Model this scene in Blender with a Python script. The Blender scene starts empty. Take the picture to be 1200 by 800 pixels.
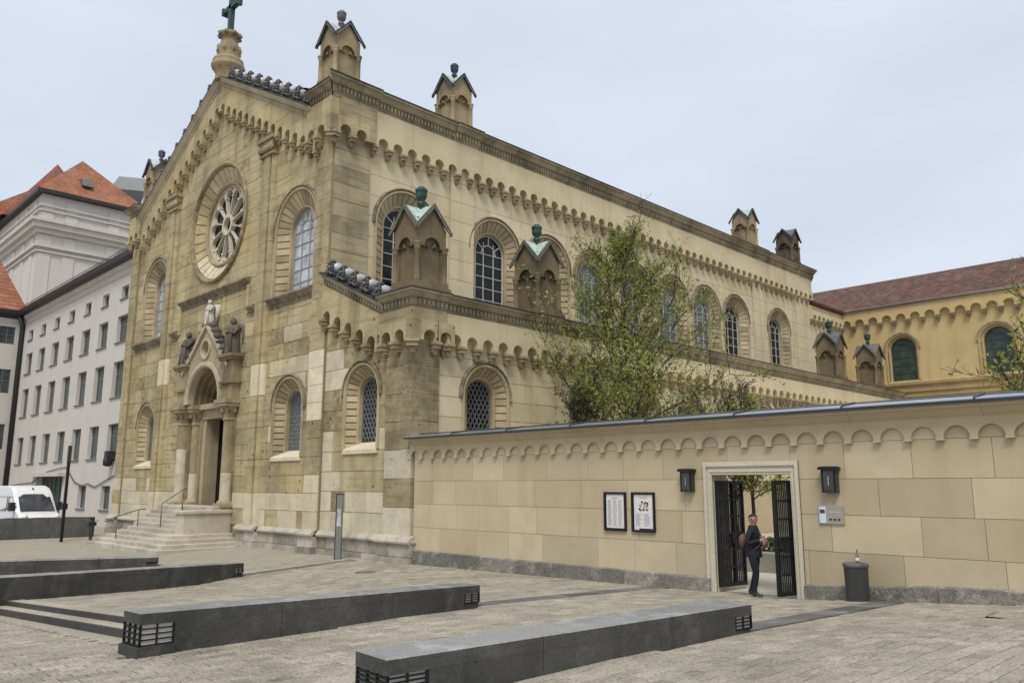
import bpy, bmesh, math, random
from mathutils import Vector, Matrix
R = math.radians
scene = bpy.context.scene
col = scene.collection

# ------------------------------------------------------------------ camera
cam_d = bpy.data.cameras.new('Camera'); cam = bpy.data.objects.new('Camera', cam_d); col.objects.link(cam)
cam.location = (22.0, -16.96, 2.40)
cam.rotation_euler = (R(90 + 10.148), 0, R(45.254))
cam_d.sensor_width = 36; cam_d.lens = 28.16; cam_d.clip_start = .1; cam_d.clip_end = 3000
scene.camera = cam
CAM = Vector(cam.location)

# ------------------------------------------------------------------ sky and sun (overcast)
SUN_EL, SUN_AZ = R(56), R(140)            # azimuth clockwise from +Y
world = bpy.data.worlds.new('World'); scene.world = world; world.use_nodes = True
wn, wl = world.node_tree.nodes, world.node_tree.links
wn.clear()
sky = wn.new('ShaderNodeTexSky'); sky.sky_type = 'NISHITA'; sky.sun_disc = False
sky.sun_elevation = SUN_EL; sky.sun_rotation = SUN_AZ; sky.air_density = 1.0; sky.dust_density = 3.0
sky_bg = wn.new('ShaderNodeBackground'); sky_bg.inputs['Strength'].default_value = .06
wl.new(sky.outputs[0], sky_bg.inputs['Color'])
tc = wn.new('ShaderNodeTexCoord'); sep = wn.new('ShaderNodeSeparateXYZ'); wl.new(tc.outputs['Generated'], sep.inputs[0])
mr = wn.new('ShaderNodeMapRange'); mr.inputs[1].default_value = 0; mr.inputs[2].default_value = 1
mr.inputs[3].default_value = .565; mr.inputs[4].default_value = .74
wl.new(sep.outputs['Z'], mr.inputs[0])
mp = wn.new('ShaderNodeMapping'); mp.inputs['Scale'].default_value = (1.2, 1.2, 3.0); wl.new(tc.outputs['Generated'], mp.inputs[0])
cn = wn.new('ShaderNodeTexNoise'); cn.inputs['Scale'].default_value = 1.6; cn.inputs['Detail'].default_value = 4; wl.new(mp.outputs[0], cn.inputs['Vector'])
cr = wn.new('ShaderNodeMapRange'); cr.inputs[1].default_value = .3; cr.inputs[2].default_value = .7; cr.inputs[3].default_value = .91; cr.inputs[4].default_value = 1.08
wl.new(cn.outputs['Fac'], cr.inputs[0])
mm = wn.new('ShaderNodeMath'); mm.operation = 'MULTIPLY'; wl.new(mr.outputs[0], mm.inputs[0]); wl.new(cr.outputs[0], mm.inputs[1])
cloud_bg = wn.new('ShaderNodeBackground'); cloud_bg.inputs['Color'].default_value = (.725, .79, .90, 1)
wl.new(mm.outputs[0], cloud_bg.inputs['Strength'])
mix = wn.new('ShaderNodeMixShader'); mix.inputs[0].default_value = .90
wl.new(sky_bg.outputs[0], mix.inputs[1]); wl.new(cloud_bg.outputs[0], mix.inputs[2])
wo = wn.new('ShaderNodeOutputWorld'); wl.new(mix.outputs[0], wo.inputs[0])
sd = bpy.data.lights.new('Sun', 'SUN'); sun = bpy.data.objects.new('Sun', sd); col.objects.link(sun)
sd.energy = 1.5; sd.angle = R(20); sd.color = (1.0, .945, .85)
sv = Vector((math.sin(SUN_AZ) * math.cos(SUN_EL), math.cos(SUN_AZ) * math.cos(SUN_EL), math.sin(SUN_EL)))
sun.rotation_euler = (-sv).to_track_quat('-Z', 'Y').to_euler(); sun.location = (30, -40, 60)
vs_ = scene.view_settings; vs_.view_transform = 'Standard'; vs_.look = 'None'; vs_.exposure = 0.72; vs_.gamma = 1.0; vs_.use_curve_mapping = False

# ------------------------------------------------------------------ materials
MATS = {}
def srgb(r, g, b):
    f = lambda c: (c / 255 / 12.92) if c / 255 <= .04045 else ((c / 255 + .055) / 1.055) ** 2.4
    return (f(r), f(g), f(b), 1)
class NT:
    def __init__(s, name):
        m = bpy.data.materials.new(name); m.use_nodes = True; s.m = m; MATS[name] = m
        s.n, s.l = m.node_tree.nodes, m.node_tree.links
        s.b = s.n['Principled BSDF']
        s.geo = s.n.new('ShaderNodeNewGeometry'); s.pos = s.geo.outputs['Position']
    def noise(s, scale, detail=4, rough=.55, stretch=None, dist=0):
        v = s.pos
        if stretch:
            mp = s.n.new('ShaderNodeMapping'); mp.inputs['Scale'].default_value = stretch; s.l.new(v, mp.inputs[0]); v = mp.outputs[0]
        t = s.n.new('ShaderNodeTexNoise'); t.inputs['Scale'].default_value = scale; t.inputs['Detail'].default_value = detail
        t.inputs['Roughness'].default_value = rough; t.inputs['Distortion'].default_value = dist
        s.l.new(v, t.inputs['Vector']); return t.outputs['Fac']
    def ramp(s, x, a, b, lo=0., hi=1.):
        r = s.n.new('ShaderNodeMapRange'); r.inputs[1].default_value = a; r.inputs[2].default_value = b
        r.inputs[3].default_value = lo; r.inputs[4].default_value = hi; s.l.new(x, r.inputs[0]); return r.outputs[0]
    def math(s, op, a, b):
        m = s.n.new('ShaderNodeMath'); m.operation = op
        for i, q in enumerate((a, b)):
            if isinstance(q, (int, float)): m.inputs[i].default_value = q
            else: s.l.new(q, m.inputs[i])
        return m.outputs[0]
    def mixc(s, fac, a, b, mode='MIX'):
        m = s.n.new('ShaderNodeMix'); m.data_type = 'RGBA'; m.blend_type = mode
        for sock, q in ((m.inputs[0], fac), (m.inputs[6], a), (m.inputs[7], b)):
            if isinstance(q, (int, float)): sock.default_value = q
            elif isinstance(q, tuple): sock.default_value = q
            else: s.l.new(q, sock)
        return m.outputs[2]
    def scale_col(s, c, k):
        h = s.n.new('ShaderNodeVectorMath'); h.operation = 'SCALE'
        if isinstance(c, tuple): h.inputs[0].default_value = c[:3]
        else: s.l.new(c, h.inputs[0])
        if isinstance(k, (int, float)): h.inputs[3].default_value = k
        else: s.l.new(k, h.inputs[3])
        return h.outputs[0]
    def bump(s, h, strength=.3, dist=.02):
        b = s.n.new('ShaderNodeBump'); b.inputs['Strength'].default_value = strength; b.inputs['Distance'].default_value = dist
        s.l.new(h, b.inputs['Height']); s.l.new(b.outputs[0], s.b.inputs['Normal'])
    def tint(s):
        a = s.n.new('ShaderNodeAttribute'); a.attribute_name = 'tint'
        q = s.n.new('ShaderNodeSeparateColor'); s.l.new(a.outputs['Color'], q.inputs[0]); return q.outputs
    def col(s, c):
        if isinstance(c, tuple): s.b.inputs['Base Color'].default_value = c
        else: s.l.new(c, s.b.inputs['Base Color'])
    def rough(s, r, spec=.3):
        if isinstance(r, (int, float)): s.b.inputs['Roughness'].default_value = r
        else: s.l.new(r, s.b.inputs['Roughness'])
        s.b.inputs['Specular IOR Level'].default_value = spec

def stone(name, base, pale=None, dark=None, var=.25, stain=.35, streak=.25, grain=.3, pits=0., grime=None, warm=None, relief=.55, bed=0.):
    """ashlar: tint.r = block brightness, tint.g = pale replacement stone, tint.b = weathering"""
    t = NT(name); tr, tg, tb = t.tint()[0:3]
    dark = dark or tuple(x * .45 for x in base[:3]) + (1,)
    pale = pale or base
    c = t.mixc(t.ramp(t.noise(.55, 5), .42, .7, 0, stain), base, dark)
    if bed: c = t.mixc(t.ramp(t.noise(1.1, 5, .65, (.35, .35, 5.0)), .5, .72, 0, bed), c, dark)
    if warm: c = t.mixc(t.ramp(t.noise(.33, 3), .5, .72, 0, .6), c, warm)
    if streak:
        c = t.mixc(t.ramp(t.noise(1.6, 4, .6, (1, 1, .09)), .5, .78, 0, streak), c, dark)
    c = t.mixc(t.math('MULTIPLY', tb, t.ramp(t.noise(3.5, 5, .65), .35, .7)), c, dark)
    c = t.mixc(t.math('MULTIPLY', tg, t.ramp(t.noise(2.4, 5, .65), .32, .55, .62, 1.0)), c, t.scale_col(pale, t.ramp(t.noise(1.4, 4), .3, .7, .86, 1.06)))
    if grime:
        c = t.mixc(t.ramp(t.noise(2.3, 6, .7), .5, .72, 0, .75), c, grime)
    if pits:
        v = t.n.new('ShaderNodeTexVoronoi'); v.inputs['Scale'].default_value = 2.1; t.l.new(t.pos, v.inputs['Vector'])
        pit = t.math('MULTIPLY', t.ramp(v.outputs['Distance'], .07, .17, 1, 0), t.ramp(t.noise(.5, 2), .42, .52))
        pit = t.math('MULTIPLY', pit, t.math('SUBTRACT', 1, tg)); sx = t.n.new('ShaderNodeSeparateXYZ'); t.l.new(t.pos, sx.inputs[0]); pit = t.math('MULTIPLY', pit, t.ramp(sx.outputs[2], 8, 12, 1, .12))
    c = t.scale_col(c, t.math('ADD', t.math('MULTIPLY', t.math('SUBTRACT', tr, .5), var * 2), 1.0))
    c = t.scale_col(c, t.ramp(t.noise(28, 5, .7), .25, .75, 1 - grain * .5, 1 + grain * .5))
    if pits: c = t.mixc(t.math('MULTIPLY', pit, .8), c, tuple(x * .6 for x in dark[:3]) + (1,))
    t.col(c); t.rough(.88, .2)
    h = t.math('ADD', t.noise(9, 6, .7), t.math('MULTIPLY', t.noise(60, 3), .3))
    if pits: h = t.math('SUBTRACT', h, t.math('MULTIPLY', pit, 3.0))
    t.bump(h, relief, .03)
    return t.m
def plain(name, c, rough=.6, metal=0., var=.15, scale=3., bump=0., spec=.4, stretch=None):
    t = NT(name)
    t.col(t.scale_col(c, t.ramp(t.noise(scale, 5, .6, stretch), .25, .75, 1 - var, 1 + var)))
    t.rough(rough, spec); t.b.inputs['Metallic'].default_value = metal
    if bump: t.bump(t.noise(scale * 6, 4), bump, .01)
    return t.m

stone('facade_stone', (.49, .415, .25, 1), (.66, .60, .455, 1), (.13, .097, .05, 1), var=.17, stain=.50, streak=.55, pits=1, warm=(.52, .375, .175, 1), bed=.5)
stone('corner_stone', (.40, .335, .20, 1), (.62, .57, .45, 1), (.10, .08, .048, 1), var=.20, stain=.7, streak=.4, pits=1, bed=.6)
stone('flank_stone', (.605, .52, .345, 1), (.64, .575, .42, 1), (.30, .235, .13, 1), var=.08, stain=.26, streak=.38, relief=.3)
stone('trim_stone', (.47, .385, .245, 1), (.66, .6, .46, 1), (.11, .085, .05, 1), var=.30, stain=.55, streak=.35)
stone('corbel_stone', (.40, .325, .205, 1), None, (.10, .078, .05, 1), var=.2, stain=.5, streak=.3)
stone('cornice_stone', (.40, .345, .24, 1), None, (.075, .062, .045, 1), var=.15, stain=.6, streak=.7)
stone('rake_stone', (.53, .465, .335, 1), None, (.17, .14, .095, 1), var=.12, stain=.4, streak=.5)
stone('pinnacle_stone', (.205, .16, .095, 1), None, (.045, .036, .026, 1), var=.2, stain=.6, streak=.5)
stone('pinnacle_pale', (.35, .28, .17, 1), None, (.07, .055, .036, 1), var=.2, stain=.8, streak=.8)
stone('pinnacle_sooty', (.15, .12, .085, 1), None, (.022, .02, .019, 1), var=.2, stain=.9, streak=.8)
stone('plinth_stone', (.42, .385, .315, 1), (.55, .51, .42, 1), (.10, .09, .075, 1), var=.25, stain=.5, streak=.2, grime=(.16, .145, .12, 1))
stone('wall_stone', (.50, .415, .275, 1), (.545, .465, .325, 1), (.33, .255, .15, 1), var=.12, stain=.34, streak=.42, grain=.10, relief=.12)
stone('wall_trim', (.51, .425, .28, 1), None, (.32, .25, .145, 1), var=.05, stain=.3, streak=.4, grain=.10, relief=.15)
stone('gate_frame_stone', (.60, .55, .44, 1), None, (.42, .36, .26, 1), var=.05, stain=.25, streak=.15, grain=.15)
stone('granite_rough', (.25, .235, .205, 1), None, (.05, .047, .043, 1), var=.2, stain=.5, streak=0, grain=1.3, grime=(.44, .41, .36, 1), relief=1.)
stone('step_stone', (.52, .475, .385, 1), None, (.19, .165, .13, 1), var=.12, stain=.4, streak=0, grime=(.30, .27, .22, 1))
stone('joint_mortar', (.30, .245, .15, 1), None, (.17, .14, .09, 1), var=.1, stain=.3, streak=.2)
stone('joint_pale', (.47, .39, .25, 1), None, (.30, .25, .16, 1), var=.1, stain=.3, streak=.2)
stone('yellow_plaster', (.55, .425, .22, 1), None, (.40, .285, .14, 1), var=.06, stain=.45, streak=.65, grain=.1)
stone('yellow_trim', (.50, .37, .19, 1), None, (.22, .16, .09, 1), var=.1, stain=.4, streak=.4)
stone('rose_stone', (.53, .48, .385, 1), None, (.42, .36, .26, 1), var=.12, stain=.25, streak=.1)
stone('portal_stone', (.37, .30, .185, 1), (.60, .54, .42, 1), (.095, .073, .042, 1), var=.2, stain=.75, streak=.6)
stone('statue_dark', (.15, .13, .105, 1), None, (.045, .042, .04, 1), var=.2, stain=.7, streak=.5)
stone('statue_pale', (.56, .52, .46, 1), None, (.2, .18, .15, 1), var=.1, stain=.5, streak=.3)
plain('window_grey', (.30, .31, .32, 1), .5)
plain('lead_dark', (.12, .12, .118, 1), .6, .1, .6, 3.5, .4)
plain('lead_pale', (.44, .45, .455, 1), .5, .1, .5, 3.0, .2)
plain('copper_green', (.37, .46, .40, 1), .6, 0, .55, 5.)
plain('copper_dark', (.035, .075, .068, 1), .55, .2, .5, 6.)
plain('cap_black', (.028, .028, .028, 1), .6, 0, .4, 3.)
plain('roof_slate', (.05, .052, .055, 1), .6, 0, .3, 2.)
plain('iron_dark', (.022, .023, .025, 1), .45, .5, .3, 6., .1)
plain('anthracite_paint', (.055, .055, .053, 1), .4, .3, .2, 5.)
plain('window_white', (.48, .47, .44, 1), .5, 0, .15, 6.)
plain('window_lead', (.21, .215, .21, 1), .5, .3, .2, 6.)
plain('interior_dark', (.012, .012, .012, 1), .9, 0, .2, 2.)
plain('door_wood', (.17, .125, .08, 1), .6, 0, .25, 3., .2, stretch=(6, 6, .5))
plain('zinc', (.40, .43, .47, 1), .32, .75, .12, 1.2)
plain('zinc_dark', (.05, .055, .06, 1), .4, .5, .2, 2.)
def glass(name, c, rough=.06, spec=.8):
    t = NT(name); t.col(t.scale_col(c, t.ramp(t.noise(1.7, 3), .3, .7, .6, 1.4))); t.rough(rough, spec)
    t.bump(t.noise(2.2, 3), .12, .02); return t.m
glass('glass_dark', (.014, .017, .019, 1), .12, .22); glass('glass_pale', (.42, .45, .48, 1), .25, .5); glass('glass_blue', (.13, .15, .17, 1), .15, .45)
glass('glass_green', (.045, .062, .055, 1), .15, .6); glass('glass_rose', (.03, .033, .038, 1), .15, .4)

# ------------------------------------------------------------------ mesh builder
def FY(y0): return lambda u, v, d: (u, y0 - d, v)          # faces -Y: u = X, v = Z
def FX(x0): return lambda u, v, d: (x0 + d, u, v)          # faces +X: u = Y, v = Z
def FZ(z0): return lambda u, v, d: (u, v, z0 + d)          # faces up
class MB:
    def __init__(s, mats=None):
        s.v, s.f, s.t, s.mi, s.sm = [], [], [], [], []; s.tint = (.5, 0, 0); s.mat = 0; s.smooth = False
    def add(s, vs, fs):
        o = len(s.v); s.v += [tuple(p) for p in vs]
        for f in fs: s.f.append([i + o for i in f]); s.t.append(s.tint); s.mi.append(s.mat); s.sm.append(s.smooth)
    def prism(s, F, poly, d0, d1, back=False):
        n = len(poly)
        vs = [F(u, v, d1) for u, v in poly] + [F(u, v, d0) for u, v in poly]
        fs = [list(range(n))] + [[i, i + n, (i + 1) % n + n, (i + 1) % n] for i in range(n)]
        if back: fs.append(list(range(2 * n - 1, n - 1, -1)))
        s.add(vs, fs)
    def box(s, x0, x1, y0, y1, z0, z1):
        vs = [(x, y, z) for z in (z0, z1) for y in (y0, y1) for x in (x0, x1)]
        s.add(vs, [[0, 2, 3, 1], [4, 5, 7, 6], [0, 1, 5, 4], [2, 6, 7, 3], [0, 4, 6, 2], [1, 3, 7, 5]])
    def bbox(s, x0, x1, y0, y1, z0, z1, b=.01):            # box with chamfered upper edges
        vs = [(x0, y0, z0), (x1, y0, z0), (x1, y1, z0), (x0, y1, z0), (x0, y0, z1 - b), (x1, y0, z1 - b), (x1, y1, z1 - b), (x0, y1, z1 - b),
              (x0 + b, y0 + b, z1), (x1 - b, y0 + b, z1), (x1 - b, y1 - b, z1), (x0 + b, y1 - b, z1)]
        fs = [[3, 2, 1, 0], [8, 9, 10, 11]] + [[i, (i + 1) % 4, (i + 1) % 4 + 4, i + 4] for i in range(4)] + [[i + 4, (i + 1) % 4 + 4, (i + 1) % 4 + 8, i + 8] for i in range(4)]
        s.add(vs, fs)
    def fbox(s, F, u0, u1, v0, v1, d0, d1): s.prism(F, [(u0, v0), (u1, v0), (u1, v1), (u0, v1)], d0, d1, True)
    def sweep(s, secs, closed=False, cap=False):           # list of equal-length sections
        n = len(secs[0]); o = [p for q in secs for p in q]; fs = []
        m = len(secs)
        for i in range(m if closed else m - 1):
            j = (i + 1) % m
            for k in range(n - 1): fs.append([i * n + k, i * n + k + 1, j * n + k + 1, j * n + k])
        if cap: fs += [list(range(n))[::-1], [(m - 1) * n + k for k in range(n)]]
        s.add(o, fs)
    def tube(s, pts, rad, n=6, cap=True):
        pts = [Vector(p) for p in pts]; secs = []
        for i, p in enumerate(pts):
            d = (pts[min(i + 1, len(pts) - 1)] - pts[max(i - 1, 0)])
            if d.length < 1e-6: d = Vector((0, 0, 1))
            d.normalize(); a = Vector((0, 0, 1)) if abs(d.z) < .9 else Vector((1, 0, 0))
            x = d.cross(a).normalized(); y = d.cross(x)
            r = rad[i] if isinstance(rad, (list, tuple)) else rad
            secs.append([p + (x * math.cos(2 * math.pi * k / n) + y * math.sin(2 * math.pi * k / n)) * r for k in range(n)])
        o = [q for c in secs for q in c]; fs = []
        for i in range(len(pts) - 1):
            for k in range(n): fs.append([i * n + k, (i + 1) * n + k, (i + 1) * n + (k + 1) % n, i * n + (k + 1) % n])
        if cap: fs += [list(range(n)), [(len(pts) - 1) * n + k for k in range(n)][::-1]]
        s.add(o, fs)
    def lathe(s, c, prof, n=12, a0=0., a1=2 * math.pi):
        full = abs(a1 - a0 - 2 * math.pi) < 1e-4; m = n if full else n + 1
        vs = [(c[0] + r * math.cos(a0 + (a1 - a0) * k / n), c[1] + r * math.sin(a0 + (a1 - a0) * k / n), c[2] + z) for r, z in prof for k in range(m)]
        fs = []
        for i in range(len(prof) - 1):
            for k in range(n): fs.append([i * m + k, i * m + (k + 1) % m, (i + 1) * m + (k + 1) % m, (i + 1) * m + k])
        s.add(vs, fs)
        if full: 
            s.add([vs[k] for k in range(n)], [list(range(n))[::-1]]); s.add([vs[(len(prof) - 1) * n + k] for k in range(n)], [list(range(n))])
    def blob(s, c, rx, ry, rz, seed=0, amp=.15, nu=10, nv=6):
        rnd = random.Random(seed); ph = [rnd.uniform(0, 6.28) for _ in range(6)]
        vs = []
        for j in range(nv + 1):
            th = math.pi * j / nv
            for k in range(nu):
                a = 2 * math.pi * k / nu
                q = 1 + amp * (math.sin(3 * a + ph[0] + 2 * th) * .5 + math.sin(2 * th * 2 + ph[1] + a) * .5)
                vs.append((c[0] + rx * q * math.sin(th) * math.cos(a), c[1] + ry * q * math.sin(th) * math.sin(a), c[2] + rz * q * math.cos(th)))
        fs = [[j * nu + k, (j + 1) * nu + k, (j + 1) * nu + (k + 1) % nu, j * nu + (k + 1) % nu] for j in range(nv) for k in range(nu)]
        sm = s.smooth; s.smooth = True; s.add(vs, fs); s.smooth = sm
    def mesh(s, name, mats):
        me = bpy.data.meshes.new(name); me.from_pydata(s.v, [], s.f)
        for m in (mats if isinstance(mats, (list, tuple)) else [mats]): me.materials.append(MATS[m])
        me.polygons.foreach_set('material_index', s.mi); me.polygons.foreach_set('use_smooth', s.sm)
        a = me.attributes.new('tint', 'FLOAT_COLOR', 'CORNER'); dat = []
        for f, t in zip(s.f, s.t): dat += [t[0], t[1], t[2], 1.0] * len(f)
        a.data.foreach_set('color', dat); me.update(); return me
    def build(s, name, mats, parent=None, loc=None, rotz=0.):
        return link(name, s.mesh(name, mats), parent, loc, rotz)
def link(name, me, parent=None, loc=None, rotz=0.):
    o = bpy.data.objects.new(name, me); col.objects.link(o)
    if parent is not None: o.parent = parent
    if loc is not None: o.location = loc
    if rotz: o.rotation_euler.z = rotz
    return o
def tag(o, label, cat, group=None):
    o['label'] = label; o['category'] = cat
    if group: o['group'] = group
    return o
def thing(name, label, cat, loc=(0, 0, 0), rotz=0., group=None):
    o = bpy.data.objects.new(name, None); col.objects.link(o); o.location = loc; o.rotation_euler.z = rotz; o.empty_display_size = .2
    return tag(o, label, cat, group)
def copy_tree(o, parent=None):
    c = o.copy(); col.objects.link(c); c.parent = parent
    for ch in list(o.children): copy_tree(ch, c)
    return c

# ------------------------------------------------------------------ ashlar walls with openings
class Op:
    def __init__(s, c, base, spring, r, kind='arch'):
        s.c, s.base, s.spring, s.r, s.kind = c, base, spring, r, kind
        if kind == 'circle': s.base = spring - r
        s.top = spring if kind == 'rect' else spring + r
    def w(s, v):
        if v < s.base - 1e-6 or v > s.top + 1e-6: return 0.
        if s.kind == 'rect' or (s.kind == 'arch' and v <= s.spring): return s.r
        return math.sqrt(max(0., s.r ** 2 - (v - s.spring) ** 2))
def courses(v0, v1, h, cuts=()):
    cs = sorted([v0, v1] + [c for c in cuts if v0 + .05 < c < v1 - .05]); out = [v0]
    for a, b in zip(cs, cs[1:]):
        n = max(1, round((b - a) / h)); out += [a + (b - a) * (k + 1) / n for k in range(n)]
    return out
def pieces(a, b, v0, v1, ops, clip, steps=8):
    touch = [o for o in ops if o.c - o.r < b and o.c + o.r > a and o.base < v1 and o.top > v0]
    vs = [v0, v1]
    if clip or any(o.kind != 'rect' and v1 > o.spring for o in touch) or any(o.kind == 'circle' for o in touch):
        vs = [v0 + (v1 - v0) * k / steps for k in range(steps + 1)]
    for o in touch:
        for e in (o.base, o.top):
            if v0 < e < v1: vs += [e - 2e-4, e + 2e-4]
    vs.sort()
    if clip: L = [max(a, clip(v)[0]) for v in vs]; Rr = [min(b, clip(v)[1]) for v in vs]
    else: L = [a] * len(vs); Rr = [b] * len(vs)
    segs = [(L, Rr)]
    for o in touch:
        W = [o.w(v) for v in vs]; new = []
        for l, r in segs:
            new.append((l, [min(x, o.c - w) for x, w in zip(r, W)])); new.append(([max(x, o.c + w) for x, w in zip(l, W)], r))
        segs = new
    out = []
    for l, r in segs:
        run = []
        for i in range(len(vs) + 1):
            if i < len(vs) and r[i] - l[i] > .02: run.append(i)
            else:
                if len(run) > 1 and vs[run[-1]] - vs[run[0]] > .02:
                    poly = [(l[run[0]], vs[run[0]]), (r[run[0]], vs[run[0]])] + [(r[k], vs[k]) for k in run[1:]] + [(l[k], vs[k]) for k in reversed(run[1:])]
                    q = []
                    for p in poly:
                        if not q or abs(p[0] - q[-1][0]) + abs(p[1] - q[-1][1]) > 1e-4: q.append(p)
                    # drop collinear points
                    q2 = []
                    for i2 in range(len(q)):
                        p0, p1, p2 = q[i2 - 1], q[i2], q[(i2 + 1) % len(q)]
                        if abs((p1[0] - p0[0]) * (p2[1] - p1[1]) - (p1[1] - p0[1]) * (p2[0] - p1[0])) > 1e-7: q2.append(p1)
                    if len(q2) > 2: out.append(q2)
                run = []
    return out
def ashlar(u0, u1, vs, blen, ops=(), clip=None, g=.009, seed=0, tintf=None):
    """list of (polygon, tint) blocks"""
    rnd = random.Random(seed); res = []
    for k, (v0, v1) in enumerate(zip(vs, vs[1:])):
        u = u0; first = True
        while u < u1 - 1e-4:
            L = blen * rnd.uniform(.7, 1.35)
            if first: L *= rnd.uniform(.45, 1.); first = False
            e = u + L
            if u1 - e < blen * .35: e = u1
            t = tintf((u + e) / 2, (v0 + v1) / 2, rnd) if tintf else (rnd.random(), 0, 0)
            for q in pieces(u + g, e - g, v0 + g, v1 - g, ops, clip): res.append((q, t))
            u = e
    return res
def wall_mesh(u0, u1, vs, F, d, ops=(), clip=None, thick=.4):
    m = MB()
    for v0, v1 in zip(vs, vs[1:]):
        for q in pieces(u0, u1, v0, v1, ops, clip, 12): m.prism(F, q, d - thick, d)
    return m
def parea(p): return abs(sum(p[i - 1][0] * p[i][1] - p[i][0] * p[i - 1][1] for i in range(len(p)))) / 2
BLOCKS = []        # (screen weight, wall part, F, poly, d0, d1, tint, mat)
def queue_blocks(wall, F, blocks, mat, d=0., thick=.05, seed=0, jit=.008):
    rnd = random.Random(seed)
    for q, t in blocks:
        u = sum(p[0] for p in q) / len(q); v = sum(p[1] for p in q) / len(q); c = Vector(F(u, v, 0))
        n = Vector(F(0, 0, 1)) - Vector(F(0, 0, 0)); ray = CAM - c
        BLOCKS.append((parea(q) * abs(n.dot(ray.normalized())) / ray.length_squared, wall, F, q, d - thick, d + rnd.uniform(0, jit), t, mat))
def flush_blocks(limit, name='stone_block'):
    BLOCKS.sort(key=lambda b: -b[0]); rest = {}
    for i, (w, wall, F, q, d0, d1, t, mat) in enumerate(BLOCKS):
        if i < limit:
            m = MB(); m.tint = t; m.prism(F, q, d0, d1); m.build(name, mat, wall)
        else:
            m = rest.setdefault((wall.name, mat), (wall, MB()))[1]; m.tint = t; m.prism(F, q, d0, d1)
    for (wn_, mat), (wall, m) in rest.items():
        o = m.build('stone_courses', mat, wall); o['kind'] = 'stuff'
    BLOCKS.clear()
def arch_pts(c, base, spring, r, n=14):
    p = [((c - r), base, -1., 0.), (c - r, spring, -1., 0.)] if base < spring - 1e-3 else [(c - r, spring, -1., 0.)]
    for k in range(1, n): a = math.pi - math.pi * k / n; p.append((c + r * math.cos(a), spring + r * math.sin(a), math.cos(a), math.sin(a)))
    p += [(c + r, spring, 1., 0.)]
    if base < spring - 1e-3: p += [(c + r, base, 1., 0.)]
    return p
def arch_sweep(m, F, c, base, spring, prof, n=14, circle=False):
    """prof: list of (radius, outward depth)"""
    secs = []
    if circle:
        for k in range(n):
            a = -2 * math.pi * k / n
            secs.append([F(c + r * math.cos(a), spring + r * math.sin(a), d) for r, d in prof])
        m.sweep(secs, closed=True); return
    for (_, v, du, dv), flat in [(p, p[3] == 0) for p in arch_pts(c, base, spring, 1., n)]:
        vv = base if (v == base and base < spring - 1e-3) else spring
        if dv == 0 and v != base: vv = spring
        secs.append([F(c + du * r, (vv + dv * r), d) for r, d in prof])
    m.sweep(secs)
def ring_blocks(m, F, c, base, spring, r0, d0, r1, d1, nb, hb, rnd, g=.026, circle=False, out=.03, alt=True, spread=1.):
    """voussoirs on the splay from (r0,d0) to (r1,d1)"""
    def blk(a, b):       # a,b: ((u,v) pairs outer/inner) quad corners
        vs = [F(*a[0], d0 + out), F(*b[0], d0 + out), F(*b[1], d1 + out), F(*a[1], d1 + out), F(*a[0], d0 - .02), F(*b[0], d0 - .02), F(*b[1], d1 - .02), F(*a[1], d1 - .02)]
        m.add(vs, [[0, 3, 2, 1], [0, 1, 5, 4], [1, 2, 6, 5], [2, 3, 7, 6], [3, 0, 4, 7]])
    ts = 2 * math.pi if circle else math.pi
    k = 0
    for i in range(nb):
        a0 = ts * i / nb + g / r0; a1 = ts * (i + 1) / nb - g / r0
        P = lambda a: ((c + r0 * math.cos(a), spring + r0 * math.sin(a)), (c + r1 * math.cos(a), spring + r1 * math.sin(a)))
        m.tint = (min(1, max(0, .5 + spread * rnd.uniform(-.5, .5))), .0, .1 * rnd.random()); blk(P(a1), P(a0)); k += 1
    if circle: return
    n = max(1, round((spring - base) / hb))
    for i in range(n):
        v0 = base + (spring - base) * i / n + g; v1 = base + (spring - base) * (i + 1) / n - g
        for sg in (-1, 1):
            m.tint = (min(1, max(0, .5 + spread * rnd.uniform(-.5, .5))), 0, .1 * rnd.random())
            A = ((c + sg * r0, v0), (c + sg * r1, v0)); B = ((c + sg * r0, v1), (c + sg * r1, v1))
            if sg < 0: blk(A, B)
            else: blk(B, A)
# ================================================================== THE CHURCH
rnd = random.Random(11)
church = thing('church', 'large sandstone church with rose window, gabled front and arched side windows behind the gated wall', 'church')
WY = .12                       # front wall plane
XN = -5.9                      # clerestory plane
XL, XR = -28.3, -5.85          # nave front corners
CX = -16.75                    # gable axis
RAKE = .535
F0, FW, FN, FA = FY(0.), FY(WY), FX(XN), FX(0.)

# ---- openings
op_rose = Op(-16.62, 0, 15.65, 3.0, 'circle')
front_up = [Op(-8.7, 10.62, 13.55, 1.72), Op(-24.25, 10.62, 13.55, 1.6)]
front_low = [Op(-8.65, 3.55, 5.65, 1.2), Op(-24.2, 3.45, 5.6, 1.2)]
op_door = Op(-16.2, .0, 6.35, 2.35)
op_aisle = Op(-3.22, 3.7, 5.78, 1.08)
clere_y = [4.0] + [9.5 + 3.87 * k for k in range(7)] + [38.95]
clere = [Op(y, 10.2, 13.73, 1.63) for y in clere_y]
aisle_y = [3.55, 9.6, 13.5, 17.3, 21.0, 24.9, 28.8, 32.6, 38.9]
aisle_ops = [Op(y, 3.7, 5.68, 1.12) for y in aisle_y]

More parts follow.
